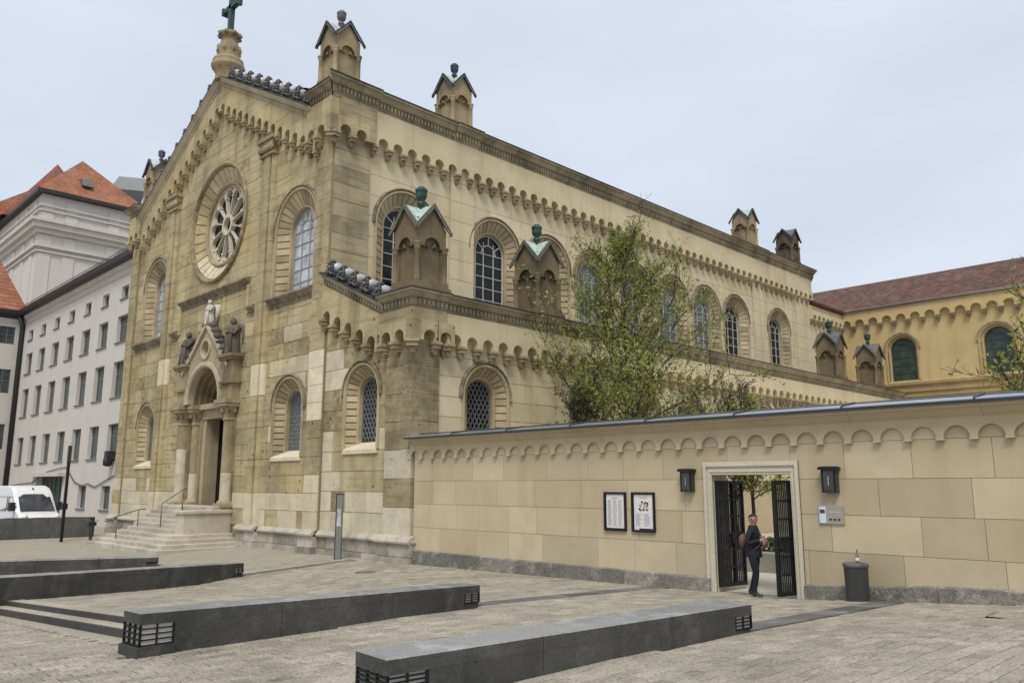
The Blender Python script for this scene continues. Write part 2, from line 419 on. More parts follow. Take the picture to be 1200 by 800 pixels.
# ---- walls
def nave_clip(v):
    if v < 18.3: return (XL, XR)
    h = (23.05 - v) / RAKE
    return (CX - h, CX + h)
def aisle_clip(v):
    return (XR, 0.) if v < 8.45 else (XR, XR + max(0., (10.35 - v) / .46))
front = [op_rose] + front_up + front_low + [op_door]
front_wall = wall_mesh(XL, XR, courses(-.8, 23.05, .9, [18.3]), FW, -.035, front, nave_clip).build('front_wall', 'joint_mortar', church)
aisle_front = wall_mesh(XR, 0, courses(-.8, 10.35, .8, [8.45]), FW, -.035, [op_aisle], aisle_clip).build('aisle_front_wall', 'joint_mortar', church)
side_wall = wall_mesh(0, 44.2, courses(8.0, 19.3, .9), FN, -.035, clere).build('clerestory_wall', 'joint_pale', church)
aisle_wall = wall_mesh(0, 46.0, courses(-.8, 9.1, .8), FX(-.1), -.035, aisle_ops).build('aisle_side_wall', 'joint_pale', church)
FAW = FX(-.1)

def front_tint(u, v, r):
    x = r.random(); pale = 0; wear = .15
    if v < 2.15: pale = .75 if r.random() < .72 else 0
    elif v < 4.4 and u > -5.6: pale = .7 if r.random() < .45 else 0
    elif v < 4.6: pale = .7 if r.random() < .17 else 0
    elif v < 9: pale = .45 if r.random() < .015 else 0; wear = .4
    else: pale = .35 if r.random() < .02 else 0; wear = .25 * r.random()
    if 6.2 < v < 7.7 and -5.85 < u < -4.4: pale = .9
    if 6.9 < v < 8.1 and -9.9 < u < -8.0: pale = .4
    if v < 1.2 and v > .6: pale = .8 if r.random() < .9 else 0
    return (.25 + .5 * x, pale, 0 if pale else wear + (.5 if r.random() < .18 else 0))
vsF = courses(.66, 23.05, .72, [3.5, 10.6, 18.3])
queue_blocks(front_wall, FW, ashlar(XL + 1.1, XR - 1.05, vsF, 1.35, front, nave_clip, seed=3, tintf=front_tint), 'facade_stone', 0, seed=3)
queue_blocks(aisle_front, FW, ashlar(XR + .02, -1.55, courses(.66, 10.35, .78, [3.66, 8.45]), 1.25, [op_aisle], aisle_clip, seed=8, tintf=front_tint), 'facade_stone', 0, seed=4)
def side_tint(u, v, r): return (.2 + .6 * r.random(), .5 if r.random() < .2 else 0, .15 if r.random() < .15 else 0)
queue_blocks(side_wall, FN, ashlar(1.9, 44.2, courses(9.2, 18.6, .98), 2.1, clere, seed=5, tintf=side_tint), 'flank_stone', 0, seed=5, jit=.004)
queue_blocks(aisle_wall, FAW, ashlar(1.2, 46., courses(2.6, 8.5, .74), 1.9, aisle_ops, seed=6, tintf=side_tint), 'flank_stone', 0, seed=6, jit=.004)
# corner strips (lesenes) as projecting blocks
def corner_tint(u, v, r):
    p = 0
    if v < 1.3: p = .8
    elif v < 4.3: p = .7 if r.random() < .3 else 0
    return (.25 + .55 * r.random(), p, 0 if p else .25 + .4 * r.random())
def lesene(wall, F, u0, u1, v0, v1, d, mat, h, seed, tf):
    m = MB(); m.fbox(F, u0 + .004, u1 - .004, v0, v1, -.3, d - .03); m.build('pilaster_core', 'joint_mortar' if mat != 'flank_stone' else 'joint_pale', wall)
    queue_blocks(wall, F, ashlar(u0, u1, courses(v0, v1, h), 9, seed=seed, tintf=tf), mat, d, .06, seed)
lesene(front_wall, F0, XL, XL + 1.1, .66, 18.5, 0, 'facade_stone', .72, 21, corner_tint)
def nl_tint(u, v, r):
    if 5.0 < v < 7.6: return (.8, .95, 0)
    return corner_tint(u, v, r)
lesene(front_wall, F0, XR - 1.1, XR, .66, 18.5, 0, 'facade_stone', .72, 22, nl_tint)
def ac_tint(u, v, r):
    if 4.1 < v < 5.05: return (.75, .95, 0)
    return corner_tint(u, v, r)
lesene(aisle_front, F0, -1.55, 0, .66, 8.5, 0, 'corner_stone', .94, 23, ac_tint)
lesene(aisle_wall, FA, 0.0, 1.2, .66, 8.5, 0.0, 'corner_stone', .94, 23, ac_tint)
lesene(side_wall, FX(XN + .1), .12, 1.9, 9.0, 18.6, 0, 'corner_stone', .72, 25, lambda u, v, r: (.2 + .6 * r.random(), .1, .5 * r.random()))
for i, (a, b) in enumerate(((6.5, 8.0), (35.1, 36.6), (41.8, 44.2))):
    lesene(side_wall, FX(XN + .1), a, b, 9.0, 18.6, 0, 'flank_stone', .98, 30 + i, side_tint)
for i, (a, b) in enumerate(((6.1, 7.3), (34.3, 35.5), (42.2, 43.4))):
    lesene(aisle_wall, FA, a, b, 2.6, 8.5, 0, 'flank_stone', .74, 40 + i, side_tint)

# ---- arched windows
def arched_window(F, o, ri, style, wall_d=0., barm=None, blocks=15, hb=.33, trim='trim_stone', glassm='glass_dark', sill=True, hood=True, depth=.36, spread=1.):
    r = o.r; d = wall_d
    m = MB(); m.tint = (.45, 0, .1)
    arch_sweep(m, F, o.c, o.base, o.spring, [(r + .10, d - .02), (r + .10, d + .05), (r + .06, d + .09), (r, d + .09), (r - .04, d + .03), (r - .04, d - .03)], 18)
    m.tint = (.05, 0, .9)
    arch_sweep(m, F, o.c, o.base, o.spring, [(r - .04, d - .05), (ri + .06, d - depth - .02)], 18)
    m.tint = (.6, 0, .1)
    arch_sweep(m, F, o.c, o.base, o.spring, [(ri + .08, d - depth - .01), (ri + .08, d - depth + .06), (ri + .02, d - depth + .09), (ri - .02, d - depth + .03), (ri - .02, d - depth - .25)], 18)
    s = m.build('window_surround', trim, church)
    m = MB(); ring_blocks(m, F, o.c, o.base, o.spring, r - .05, d - .03, ri + .08, d - depth + .01, blocks, hb, rnd, spread=spread)
    m.build('voussoirs', trim, s)
    if hood:
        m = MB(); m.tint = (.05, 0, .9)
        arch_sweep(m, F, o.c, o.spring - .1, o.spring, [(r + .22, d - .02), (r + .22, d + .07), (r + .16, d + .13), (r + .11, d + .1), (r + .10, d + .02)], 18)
        m.build('hood_mould', 'cornice_stone', s)
    gd = d - depth - .16
    pts = [(u, v) for u, v, _, _ in arch_pts(o.c, o.base, o.spring, ri - .02, 16)]
    g = MB(); g.prism(F, pts[::-1], gd - .04, gd)
    fr = MB()
    rin = ri - .02
    arch_sweep(fr, F, o.c, o.base, o.spring, [(rin, gd), (rin, gd + .05), (rin - .07, gd + .05), (rin - .07, gd)], 16)
    if style == 'bars':
        for k in (-1, 1):
            u = o.c + k * rin * .34; fr.fbox(F, u - .022, u + .022, o.base, o.spring, gd, gd + .045)
            fr.fbox(F, u - .022, u + .022, o.spring, o.spring + math.sqrt(rin ** 2 - (rin * .34) ** 2) - .35, gd, gd + .04)
        n = max(2, round((o.spring - o.base) / .62))
        for k in range(n + 1):
            v = o.base + (o.spring - o.base) * k / n; fr.fbox(F, o.c - rin + .03, o.c + rin - .03, v - .018, v + .018, gd, gd + .035)
        arch_sweep(fr, F, o.c, o.spring, o.spring, [(rin * .5, gd), (rin * .5, gd + .04), (rin * .5 - .05, gd + .04), (rin * .5 - .05, gd)], 10)
        for a in (35, 90, 145):
            ca, sa = math.cos(R(a)), math.sin(R(a)); p0 = (o.c + ca * rin * .5, o.spring + sa * rin * .5); p1 = (o.c + ca * rin, o.spring + sa * rin)
            nx, ny = -sa * .025, ca * .025
            fr.prism(F, [(p0[0] - nx, p0[1] - ny), (p1[0] - nx, p1[1] - ny), (p1[0] + nx, p1[1] + ny), (p0[0] + nx, p0[1] + ny)], gd, gd + .04)
    elif style == 'lattice':
        st = .2; import itertools
        hgt = o.spring + rin - o.base
        for sg in (-1, 1):
            k = -40
            while k < 60:
                # line v = sg*1.6*(u-c) + k*st*... clipped by sampling
                run = []
                for q in range(49):
                    u = o.c - rin + 2 * rin * q / 48; v = o.base + sg * 1.7 * (u - o.c) + k * .36
                    inside = o.base <= v <= o.spring or (v > o.spring and (u - o.c) ** 2 + (v - o.spring) ** 2 < rin ** 2)
                    if inside: run.append((u, v))
                if len(run) > 1:
                    (u0, v0), (u1, v1) = run[0], run[-1]; w = .03
                    fr.prism(F, [(u0, v0 - w), (u1, v1 - w), (u1, v1 + w), (u0, v0 + w)], gd, gd + .03)
                k += 1
    wdw = fr.build('window', barm or ('window_lead' if style == 'lattice' else 'window_white'), church)
    g.build('pane', glassm, wdw)
    if sill:
        m = MB(); m.tint = (.7, .8, 0); b = o.base
        secs = [[F(u, b - .02, d + .07), F(u, b + .02, d + .05), F(u, b + .28, gd + .05)] for u in (o.c - r - .04, o.c + r + .04)]
        m.sweep(secs); m.fbox(F, o.c - r - .04, o.c + r + .04, b - .16, b - .02, d - .05, d + .07); m.build('sill', 'facade_stone', wdw)
arched_window(FW, front_up[0], 1.0, 'bars', glassm='glass_pale', sill=False, spread=.8, barm='window_grey')
arched_window(FW, front_up[1], .95, 'bars', glassm='glass_pale', sill=False, spread=.8, barm='window_grey')
for o in front_low: arched_window(FW, o, .72, 'lattice', glassm='glass_blue', blocks=13, hb=.27)
arched_window(FW, op_aisle, .68, 'lattice', glassm='glass_dark', blocks=13, hb=.27)
for i, o in enumerate(clere):
    arched_window(FN, o, 1.02, 'bars', glassm='glass_blue' if 2 < i < 7 else 'glass_dark', sill=False, hood=True, spread=.7)  # windows behind the tree: bluish reflection put into the pane colour
for i, o in enumerate(aisle_ops):
    arched_window(FAW, o, .70, 'lattice', glassm='glass_dark', sill=False, blocks=13, hb=.27, spread=.7)

# ---- rose window
cx, cz = op_rose.c, op_rose.spring
m = MB(); m.tint = (.2, 0, .7)
arch_sweep(m, FW, cx, 0, cz, [(3.18, -.02), (3.18, .10), (3.1, .17), (3.02, .15), (2.97, .06), (2.94, -.05)], 56, True)
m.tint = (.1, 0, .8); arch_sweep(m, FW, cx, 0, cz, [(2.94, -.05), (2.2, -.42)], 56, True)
m.tint = (.5, 0, .4); arch_sweep(m, FW, cx, 0, cz, [(2.24, -.42), (2.24, -.31), (2.16, -.26), (2.06, -.34), (2.06, -.7)], 56, True)
rose = m.build('rose_surround', 'trim_stone', church)
m = MB()
for k in range(32):
    a0, a1 = 2 * math.pi * k / 32 + .012, 2 * math.pi * (k + 1) / 32 - .012; mid = (a0 + a1) / 2; low = math.sin(mid) < -.62; m.tint = (.35 + .5 * rnd.random(), .8 if low else (.45 if math.sin(mid) > .8 else 0), 0 if low else .2)
    P = lambda a, r, d: FW(cx + r * math.cos(a), cz + r * math.sin(a), d)
    vs = [P(a0, 2.92, -.02), P(a1, 2.92, -.02), P(a1, 2.24, -.36), P(a0, 2.24, -.36), P(a0, 2.92, -.08), P(a1, 2.92, -.08), P(a1, 2.24, -.44), P(a0, 2.24, -.44)]
    m.add(vs, [[0, 1, 2, 3], [0, 4, 5, 1], [1, 5, 6, 2], [2, 6, 7, 3], [3, 7, 4, 0]])
m.build('voussoirs', 'facade_stone', rose)
m = MB(); m.tint = (.8, 0, 0)
arch_sweep(m, FW, cx, 0, cz, [(2.08, -.66), (2.08, -.44), (1.98, -.44), (1.98, -.66)], 56, True)
arch_sweep(m, FW, cx, 0, cz, [(.56, -.66), (.56, -.42), (.40, -.42), (.40, -.66)], 24, True)
for k in range(12):
    a = 2 * math.pi * (k + .5) / 12; ca, sa = math.cos(a), math.sin(a)
    def P(r, w): return (cx + ca * r - sa * w, cz + sa * r + ca * w)
    m.prism(FW, [P(.5, -.024), P(1.58, -.036), P(1.58, .036), P(.5, .024)], -.66, -.46)
    m.prism(FW, [P(1.5, -.085), P(1.6, -.085), P(1.6, .085), P(1.5, .085)], -.66, -.43)
    b = 2 * math.pi * k / 12; rc = 1.6 * math.cos(math.pi / 12); hw = 1.6 * math.sin(math.pi / 12)
    secs = []
    for q in range(9):
        t = math.pi * q / 8; sec = []
        for rr, d in ((hw + .015, -.66), (hw + .015, -.46), (hw - .045, -.46), (hw - .045, -.66)):
            x, y = rc + rr * math.sin(t) * .95, rr * math.cos(t)
            sec.append(FW(cx + math.cos(b) * x - math.sin(b) * y, cz + math.sin(b) * x + math.cos(b) * y, d))
        secs.append(sec)
    m.sweep(secs)
    m.prism(FW, [P(1.58, -.05), P(2.0, -.2), P(2.0, .2), P(1.58, .05)], -.66, -.48)
tr = m.build('rose_tracery', 'rose_stone', rose)
m = MB(); m.prism(FW, [(cx + 2.1 * math.cos(2 * math.pi * k / 40), cz + 2.1 * math.sin(2 * math.pi * k / 40)) for k in range(40)], -.8, -.7); m.build('rose_pane', 'glass_rose', rose)

# ---- arch friezes
def arch_unit(p, r, h, t, seg=10, stilt=0., sl=0., d0=0.):
    """plate with an arched notch; sl slants top and feet for raking friezes"""
    m = MB(); m.tint = (.55, 0, .05)
    poly = [(-p / 2, -sl * p / 2), (-r, -sl * p / 2), (-r, stilt)] + [(-r * math.cos(math.pi * k / seg), stilt + r * math.sin(math.pi * k / seg)) for k in range(1, seg)] + [(r, stilt), (r, sl * p / 2), (p / 2, sl * p / 2), (p / 2, h + sl * p / 2), (-p / 2, h - sl * p / 2)]
    q = [poly[0]]
    for pt in poly[1:]:
        if abs(pt[0] - q[-1][0]) + abs(pt[1] - q[-1][1]) > 1e-4: q.append(pt)
    m.prism(lambda u, v, d: (u, -d, v), q, d0, t); return m
def corbel_unit(w, t):
    m = MB(); F = lambda u, v, d: (u, -d, v)
    m.tint = (.65, 0, 0); m.fbox(F, -w * .62, w * .62, -.09, 0.0, 0, t + .05)
    m.tint = (.5, 0, .2); m.fbox(F, -w * .5, w * .5, -.24, -.09, 0, t - .01)
    m.tint = (.4, 0, .3); m.fbox(F, -w * .42, w * .42, -.36, -.24, 0, t * .62)
    m.blob((0, -t * .35, -.40), w * .36, t * .35, .09, 1, .1, 8, 5); return m
nav_p = .8
me_arch = arch_unit(nav_p, .265, .72, .34, stilt=.13).mesh('frieze_arch', 'flank_stone')
me_arch_f = arch_unit(nav_p, .265, .72, .34, stilt=.13).mesh('frieze_arch', 'facade_stone')
RP = .70
me_rake = {sg: arch_unit(RP, .215, 1.0, .32, stilt=.28, sl=-sg * RAKE, d0=.0).mesh('frieze_arch', 'facade_stone') for sg in (-1, 1)}
me_rake_a = arch_unit(.78, .25, .85, .32, stilt=.2, sl=-.455).mesh('frieze_arch', 'facade_stone')
me_corb = corbel_unit(.24, .34).mesh('corbel', 'corbel_stone')
me_corb_w = corbel_unit(.40, .38).mesh('corbel', 'corbel_stone')
def frieze(parent, org, dirx, n, rotz, me, z, first=True, step=0., skip=()):
    for i in range(n):
        x, y = org[0] + dirx[0] * (i + .5) * nav_p, org[1] + dirx[1] * (i + .5) * nav_p
        link('frieze_arch', me, parent, (x, y, z + step * (i + .5)), rotz)
        if i not in skip: link('corbel', me_corb, parent, (org[0] + dirx[0] * i * nav_p, org[1] + dirx[1] * i * nav_p, z + step * i if step >= 0 else z + step * (i)), rotz)
FZN = 17.0
fr_side = MB(); fr_side.fbox(FN, 1.9, 44.3, 17.721, 18.6, -.1, .33); fr_side = fr_side.build('frieze_band', 'flank_stone', church)
for i in range(53):
    y = 2.0 + i * nav_p
    link('frieze_arch', me_arch, fr_side, (XN, y + .4, FZN), R(90)); link('corbel', me_corb, fr_side, (XN, y, FZN), R(90))
m = MB(); m.fbox(FX(XN + .1), 1.6, 1.94, 16.99, 17.72, -.1, .328); m.fbox(FX(XN + .1), .11, 1.95, 17.721, 18.6, -.1, .33); fr_c = m.build('frieze_band', 'corner_stone', church)
for i in range(2):
    link('frieze_arch', me_arch_f, fr_c, (XN + .1, .4 + i * nav_p, FZN), R(90)); link('corbel', me_corb, fr_c, (XN + .1, .8 * i, FZN), R(90))
FZA = 7.38
m = MB(); m.fbox(FAW, 1.2, 46, 8.101, 8.5, -.1, .33); fr_a = m.build('frieze_band', 'flank_stone', church)
for i in range(54):
    y = 1.35 + i * nav_p
    link('frieze_arch', me_arch, fr_a, (-.1, y + .4, FZA), R(90)); link('corbel', me_corb, fr_a, (-.1, y, FZA), R(90))
m = MB(); m.fbox(FA, .105, 1.25, 8.101, 8.5, -.1, .33); m.fbox(F0, -1.6, .33, 8.103, 8.498, -.1, .329); fr_ac = m.build('frieze_band', 'corner_stone', church)
for i in range(2):
    link('frieze_arch', me_arch_f, fr_ac, (0, .1 + .35 + i * .75, FZA), R(90)); link('frieze_arch', me_arch_f, fr_ac, (-.4 - i * .78, 0, FZA))
    link('corbel', me_corb, fr_ac, (0, .85 + i * .6, FZA), R(90)); link('corbel', me_corb, fr_ac, (-.8 - i * .75, 0, FZA))
m = MB(); m.box(-.0, .325, -.325, .05, FZA + .001, 8.1); m.build('frieze_corner', 'corner_stone', fr_ac)
link('corbel', me_corb_w, fr_ac, (.0, -.0, FZA), R(45))
m = MB(); m.box(XR + .002, XN + .1 + .325, -.325, .0, FZN + .001, 17.72); m.build('frieze_corner', 'corner_stone', fr_c)
# raking friezes on the front
m = MB()
for sg in (-1, 1):
    P = [(CX, 22.62), (CX, 23.2), (CX + sg * 9.9, 23.2 - 9.9 * RAKE), (CX + sg * 9.9, 22.62 - 9.9 * RAKE)]
    m.prism(FW, P if sg > 0 else P[::-1], -.05, .30)
rk = m.build('raking_frieze', 'facade_stone', church)
for sg in (-1, 1):
    for i in range(14):
        x = CX + sg * (.35 + RP * i); z = 22.7 - 1.0 - RAKE * (abs(x - CX))
        if abs(x - CX) > 9.75: break
        link('frieze_arch', me_rake[sg], rk, (x, WY, z)); link('corbel', me_corb, rk, (x + sg * RP / 2, WY, z - RAKE * RP / 2)).scale = (.85, .9, .9)
for sg, x0 in ((1, XR), (-1, XL)):
    m = MB(); m.fbox(F0, min(x0, x0 - sg * 1.6), max(x0, x0 - sg * 1.6) + (.32 if sg > 0 else 0), 17.722, 18.499, -.1, .328); lf = m.build('frieze_band', 'facade_stone', church)
    for i in range(2):
        link('frieze_arch', me_arch_f, lf, (x0 - sg * (.4 + .8 * i), 0, FZN)); link('corbel', me_corb, lf, (x0 - sg * (.8 + .8 * i), 0, FZN))
    link('corbel', me_corb_w, lf, (x0, 0, FZN), R(45 if sg > 0 else -45))
# raking aisle frieze
m = MB(); m.prism(FW, [(XR, 10.4), (XR, 9.6), (-1.55, 7.65), (-1.55, 8.45)], -.05, .30); ra = m.build('raking_frieze', 'facade_stone', church)
for i in range(5):
    x = XR + .42 + .78 * i; z = 9.72 - .455 * (x - XR) - .85
    link('frieze_arch', me_rake_a, ra, (x, WY, z + .1)); link('corbel', me_corb, ra, (x - .39, WY, z + .1 + .455 * .39))

# ---- cornices (profile swept)
CP = [(.0, -.02), (.10, .0), (.13, .12), (.18, .16), (.18, .40), (.30, .44), (.42, .60), (.50, .62), (.50, .72), (-.3, .86)]
def cornice(name, F, u0, u1, v, s=1., mat='cornice_stone', parent=None, slope=0., m0=0., m1=0.):
    m = MB()
    sec = lambda u, mit, vv: [F(u + mit * d * s, vv + h * s, d * s) for d, h in CP]
    m.sweep([sec(u0, -m0, v), sec(u1, m1, v + slope * (u1 - u0))], cap=True)
    o = m.build(name, mat, parent or church)
    # dentil band
    n = max(1, int((u1 - u0) / (.19))); dm = MB()
    for i in range(n):
        u = u0 + (i + .5) * (u1 - u0) / n; vv = v + slope * (u - u0); dm.tint = (.6, 0, .1)
        dm.prism(F, [(u - .055, vv + .2 * s), (u + .055, vv + .2 * s), (u + .055, vv + .38 * s), (u - .055, vv + .38 * s)], .1 * s, .25 * s)
    dm.build('dentils', mat, o)['kind'] = 'stuff'
    cp = MB(); cp.sweep([[F(u + mt * d * s, v + slope * (u - u0) + h * s, d * s) for d, h in ((.47, .725), (.535, .70), (.535, .745), (.3, .80), (-.28, .90))] for u, mt in ((u0, -m0), (u1, m1))]); cp.build('cornice_cap', 'cap_black', o)
    return o
cornice('nave_cornice', FX(XN + .1), 1.9, 44.6, 18.55, 1.15)
cornice('nave_cornice', FX(XN + .2), -.1, 2.0, 18.55, 1.15, m0=1)
for a, b in ((6.45, 8.05), (35.05, 36.65), (41.75, 44.5)): cornice('nave_cornice', FX(XN + .2), a, b, 18.55, 1.15)
cornice('aisle_cornice', FX(-.0), 1.2, 46., 8.48, .92)
cornice('aisle_cornice', FX(.1), -.1, 1.3, 8.48, .92, m0=1); cornice('aisle_cornice', FX(.1), 6.05, 7.35, 8.48, .92)
cornice('aisle_cornice', FY(-.1), -1.6, .1, 8.48, .92, m1=1)
cornice('raking_cornice', FY(.0), XR, -1.45, 10.35, .72, slope=-.455)
cornice('nave_cornice', FY(-.1), -7.3, XR + .05, 18.4, 1.0, m1=1)
cornice('nave_cornice', FY(-.1), XL - .05, -26.9, 18.4, 1.0, m0=1)
cornice('raking_cornice', FY(.0), CX, -7.2, 23.0, .92, 'rake_stone', slope=-RAKE); cornice('raking_cornice', FY(.0), -26.9, CX, 23.0 - RAKE * (CX + 26.9), .92, 'rake_stone', slope=RAKE)
# roofs
m = MB()
m.add([(XL - .2, .3, 18.9), (CX, .3, 23.6), (CX, 44, 23.6), (XL - .2, 44, 18.9), (XR + .3, .3, 18.9), (XR + .3, 44, 18.9)], [[0, 1, 2, 3], [1, 4, 5, 2]])
m.add([(XN - .05, .2, 10.9), (.2, .2, 9.25), (.2, 46, 9.25), (XN - .05, 46, 10.9)], [[0, 1, 2, 3]])
m.build('roof', 'roof_slate', church)
m = MB(); m.box(XL, XN - .5, 43.8, 44.2, -.5, 19.2); m.box(XL, XL + .4, .5, 44, -.5, 19); m.build('rear_wall', 'flank_stone', church)

# ---- string courses and sills of the front
def string(u0, u1, v, F=FW, s=.62, mat='cornice_stone'):
    m = MB(); pr = [(0, -.5), (.06, -.46), (.06, -.36), (.02, -.3), (.1, -.22), (.22, -.1), (.34, 0), (.34, .1), (-.02, .2)]
    m.tint = (.2, 0, .8); m.sweep([[F(u, v + h * s * 1.25, d * s * 1.3) for d, h in pr] for u in (u0, u1)], cap=True); return m.build('string_course', mat, church)
string(-20.55, -12.75, 11.95); string(-10.75, -6.95, 10.5); string(-26.9, -22.9, 10.4)
string(-12.62, -12.0, 10.5); string(-21.4, -20.7, 10.4)
m = MB()
for u in (-20.5, -12.8): m.fbox(FW, u - .12, u + .12, 10.3, 11.7, -.05, .10)
m.build('panel_frame', 'facade_stone', church)['kind'] = 'stuff'

# ---- engaged columns with capitals
for i, xc in enumerate((-11.35, -22.2)):
    m = MB()
    for z0, z1 in zip(courses(.66, 17.6, 1.45), courses(.66, 17.6, 1.45)[1:]):
        pale = .8 if z1 < 3.4 or (6.3 < z0 < 7.6 and i == 0) or rnd.random() < .08 else 0
        m.tint = (.25 + .5 * rnd.random(), pale, 0 if pale else .35)
        m.fbox(FW, xc - .27, xc + .27, z0 + .008, z1 - .008, -.02, .22)
        for sg in (-1, 1):
            m.smooth = True; m.lathe((xc + sg * .42, WY, 0), [(.19, z0 + .008), (.19, z1 - .008)], 10, math.pi, 2 * math.pi); m.smooth = False
    cobj = m.build('engaged_column', 'facade_stone', church)
    m = MB(); m.tint = (.4, 0, .4)
    for a, b, w, d in ((17.6, 17.72, .64, .3), (17.72, 18.05, .58, .26), (18.05, 18.3, .66, .34), (18.3, 18.48, .76, .42)): m.fbox(FW, xc - w, xc + w, a, b, -.02, d)
    for k in range(6): m.blob((xc - .55 + .22 * k, WY - .3, 17.95), .12, .12, .2, k, .2, 8, 5)
    m.build('capital', 'trim_stone', cobj)

# ---- plinth
m = MB(); PB = []
def plinth(F, u0, u1, d, seed, top=.7):
    r = random.Random(seed); m = MB()
    for v0, v1, dd in ((-.8, .02, .14), (.02, .45, .06)):
        for q, t in ashlar(u0, u1, [v0, v1], 1.1, seed=seed + int(v1 * 10), tintf=lambda u, v, r: (r.random(), .5 if r.random() < .4 else 0, .5 * r.random())): m.tint = t; m.prism(F, q, -.1, d + dd)
    m.tint = (.7, .3, .1); m.sweep([[F(u, v, d + q) for q, v in ((.08, .43), (.16, .47), (.17, .53), (.11, .6), (.05, .66), (-.1, .72))] for u in (u0 - .01, u1 + .01)], cap=True)
    m.build('plinth', 'plinth_stone', church)
plinth(FW, XL + 1.1, -19.4, 0, 51); plinth(FW, -12.7, XR - 1.1, 0, 52); plinth(FW, XR, -1.55, 0, 53)
plinth(F0, XL - .1, XL + 1.1, .1, 54); plinth(F0, XR - 1.1, XR, .1, 55); plinth(F0, -1.7, .25, .1, 56); plinth(FA, -.1, 1.3, .13, 57)
for xc in (-11.35, -22.2): plinth(FW, xc - .8, xc + .8, .22, int(60 + xc))
flush_blocks(300)

# ---- roof-edge antefix tiles
def antefix_mesh(name, mats):
    m = MB(); m.smooth = True
    m.mat = 0
    m.tube([(0, .55, .34), (0, .1, .36), (0, -.12, .34)], [.27, .29, .22], 9)
    m.mat = 1
    for k in range(9):                    # scrolled front
        a = 2 * math.pi * k / 9; m.tube([(.0 + .20 * math.cos(a), -.14, .34 + .22 * math.sin(a)), (.26 * math.cos(a + .5), -.22, .34 + .28 * math.sin(a + .5))], [.075, .055], 5)
    m.blob((0, -.2, .34), .12, .1, .12, 3, .1); m.blob((0, -.1, .66), .1, .16, .1, 4, .3); m.blob((-.2, -.1, .08), .14, .16, .1, 5, .2); m.blob((.2, -.1, .08), .14, .16, .1, 6, .2)
    m.smooth = False; m.mat = 1; m.box(-.33, .33, -.12, .5, .0, .14)
    return m.mesh(name, mats)
me_ant = antefix_mesh('antefix', ['lead_pale', 'lead_dark'])
for i in range(9):
    for sg in (-1, 1):
        x = CX + sg * (1.15 + i * .98); o = link('antefix', me_ant, church, (x, -.1, 23.72 - RAKE * abs(x - CX) + .05)); o.rotation_euler = (0, -sg * math.atan(RAKE) * -.9, 0); o.scale = (.85, .9, .85)
for i in range(5):
    x = -5.25 + i * .82; o = link('antefix', me_ant, church, (x, -.15, 10.98 - .455 * (x - XR))); o.rotation_euler = (0, .42, 0); o.scale = (.78, .8, .8)

# ---- gable cross on its pedestal
m = MB(); zb = 23.7; cxx, cyy = CX + .1, .05
m.smooth = True
m.lathe((cxx, cyy, zb), [(.62, -.3), (.6, .1), (.72, .3), (.84, .46), (.86, .62), (.74, .68), (.8, .8), (.78, .92), (.58, .98), (.5, 1.1), (.62, 1.4), (.60, 1.62), (.46, 1.9), (.42, 2.1), (.46, 2.2), (.58, 2.32), (.56, 2.46), (.42, 2.5), (.1, 2.56)], 16)
for k in range(8): m.blob((cxx + .52 * math.cos(k * .785), cyy + .52 * math.sin(k * .785), zb + 2.36), .15, .15, .14, k, .2, 7, 5); m.blob((cxx + .56 * math.cos(k * .785), cyy + .56 * math.sin(k * .785), zb + 1.5), .12, .12, .22, k, .2, 7, 5)
ped = m.build('gable_pedestal', 'pinnacle_pale', church)
m = MB(); t = .13
m.box(cxx - t, cxx + t, cyy - t, cyy + t, zb + 2.5, zb + 5.0); m.box(cxx - .78, cxx + .78, cyy - t, cyy + t, zb + 3.95, zb + 4.2)
for sx in (-.8, .8): m.box(cxx + sx - .08, cxx + sx + .08, cyy - .17, cyy + .17, zb + 3.88, zb + 4.28)
m.build('cross', 'copper_dark', ped)

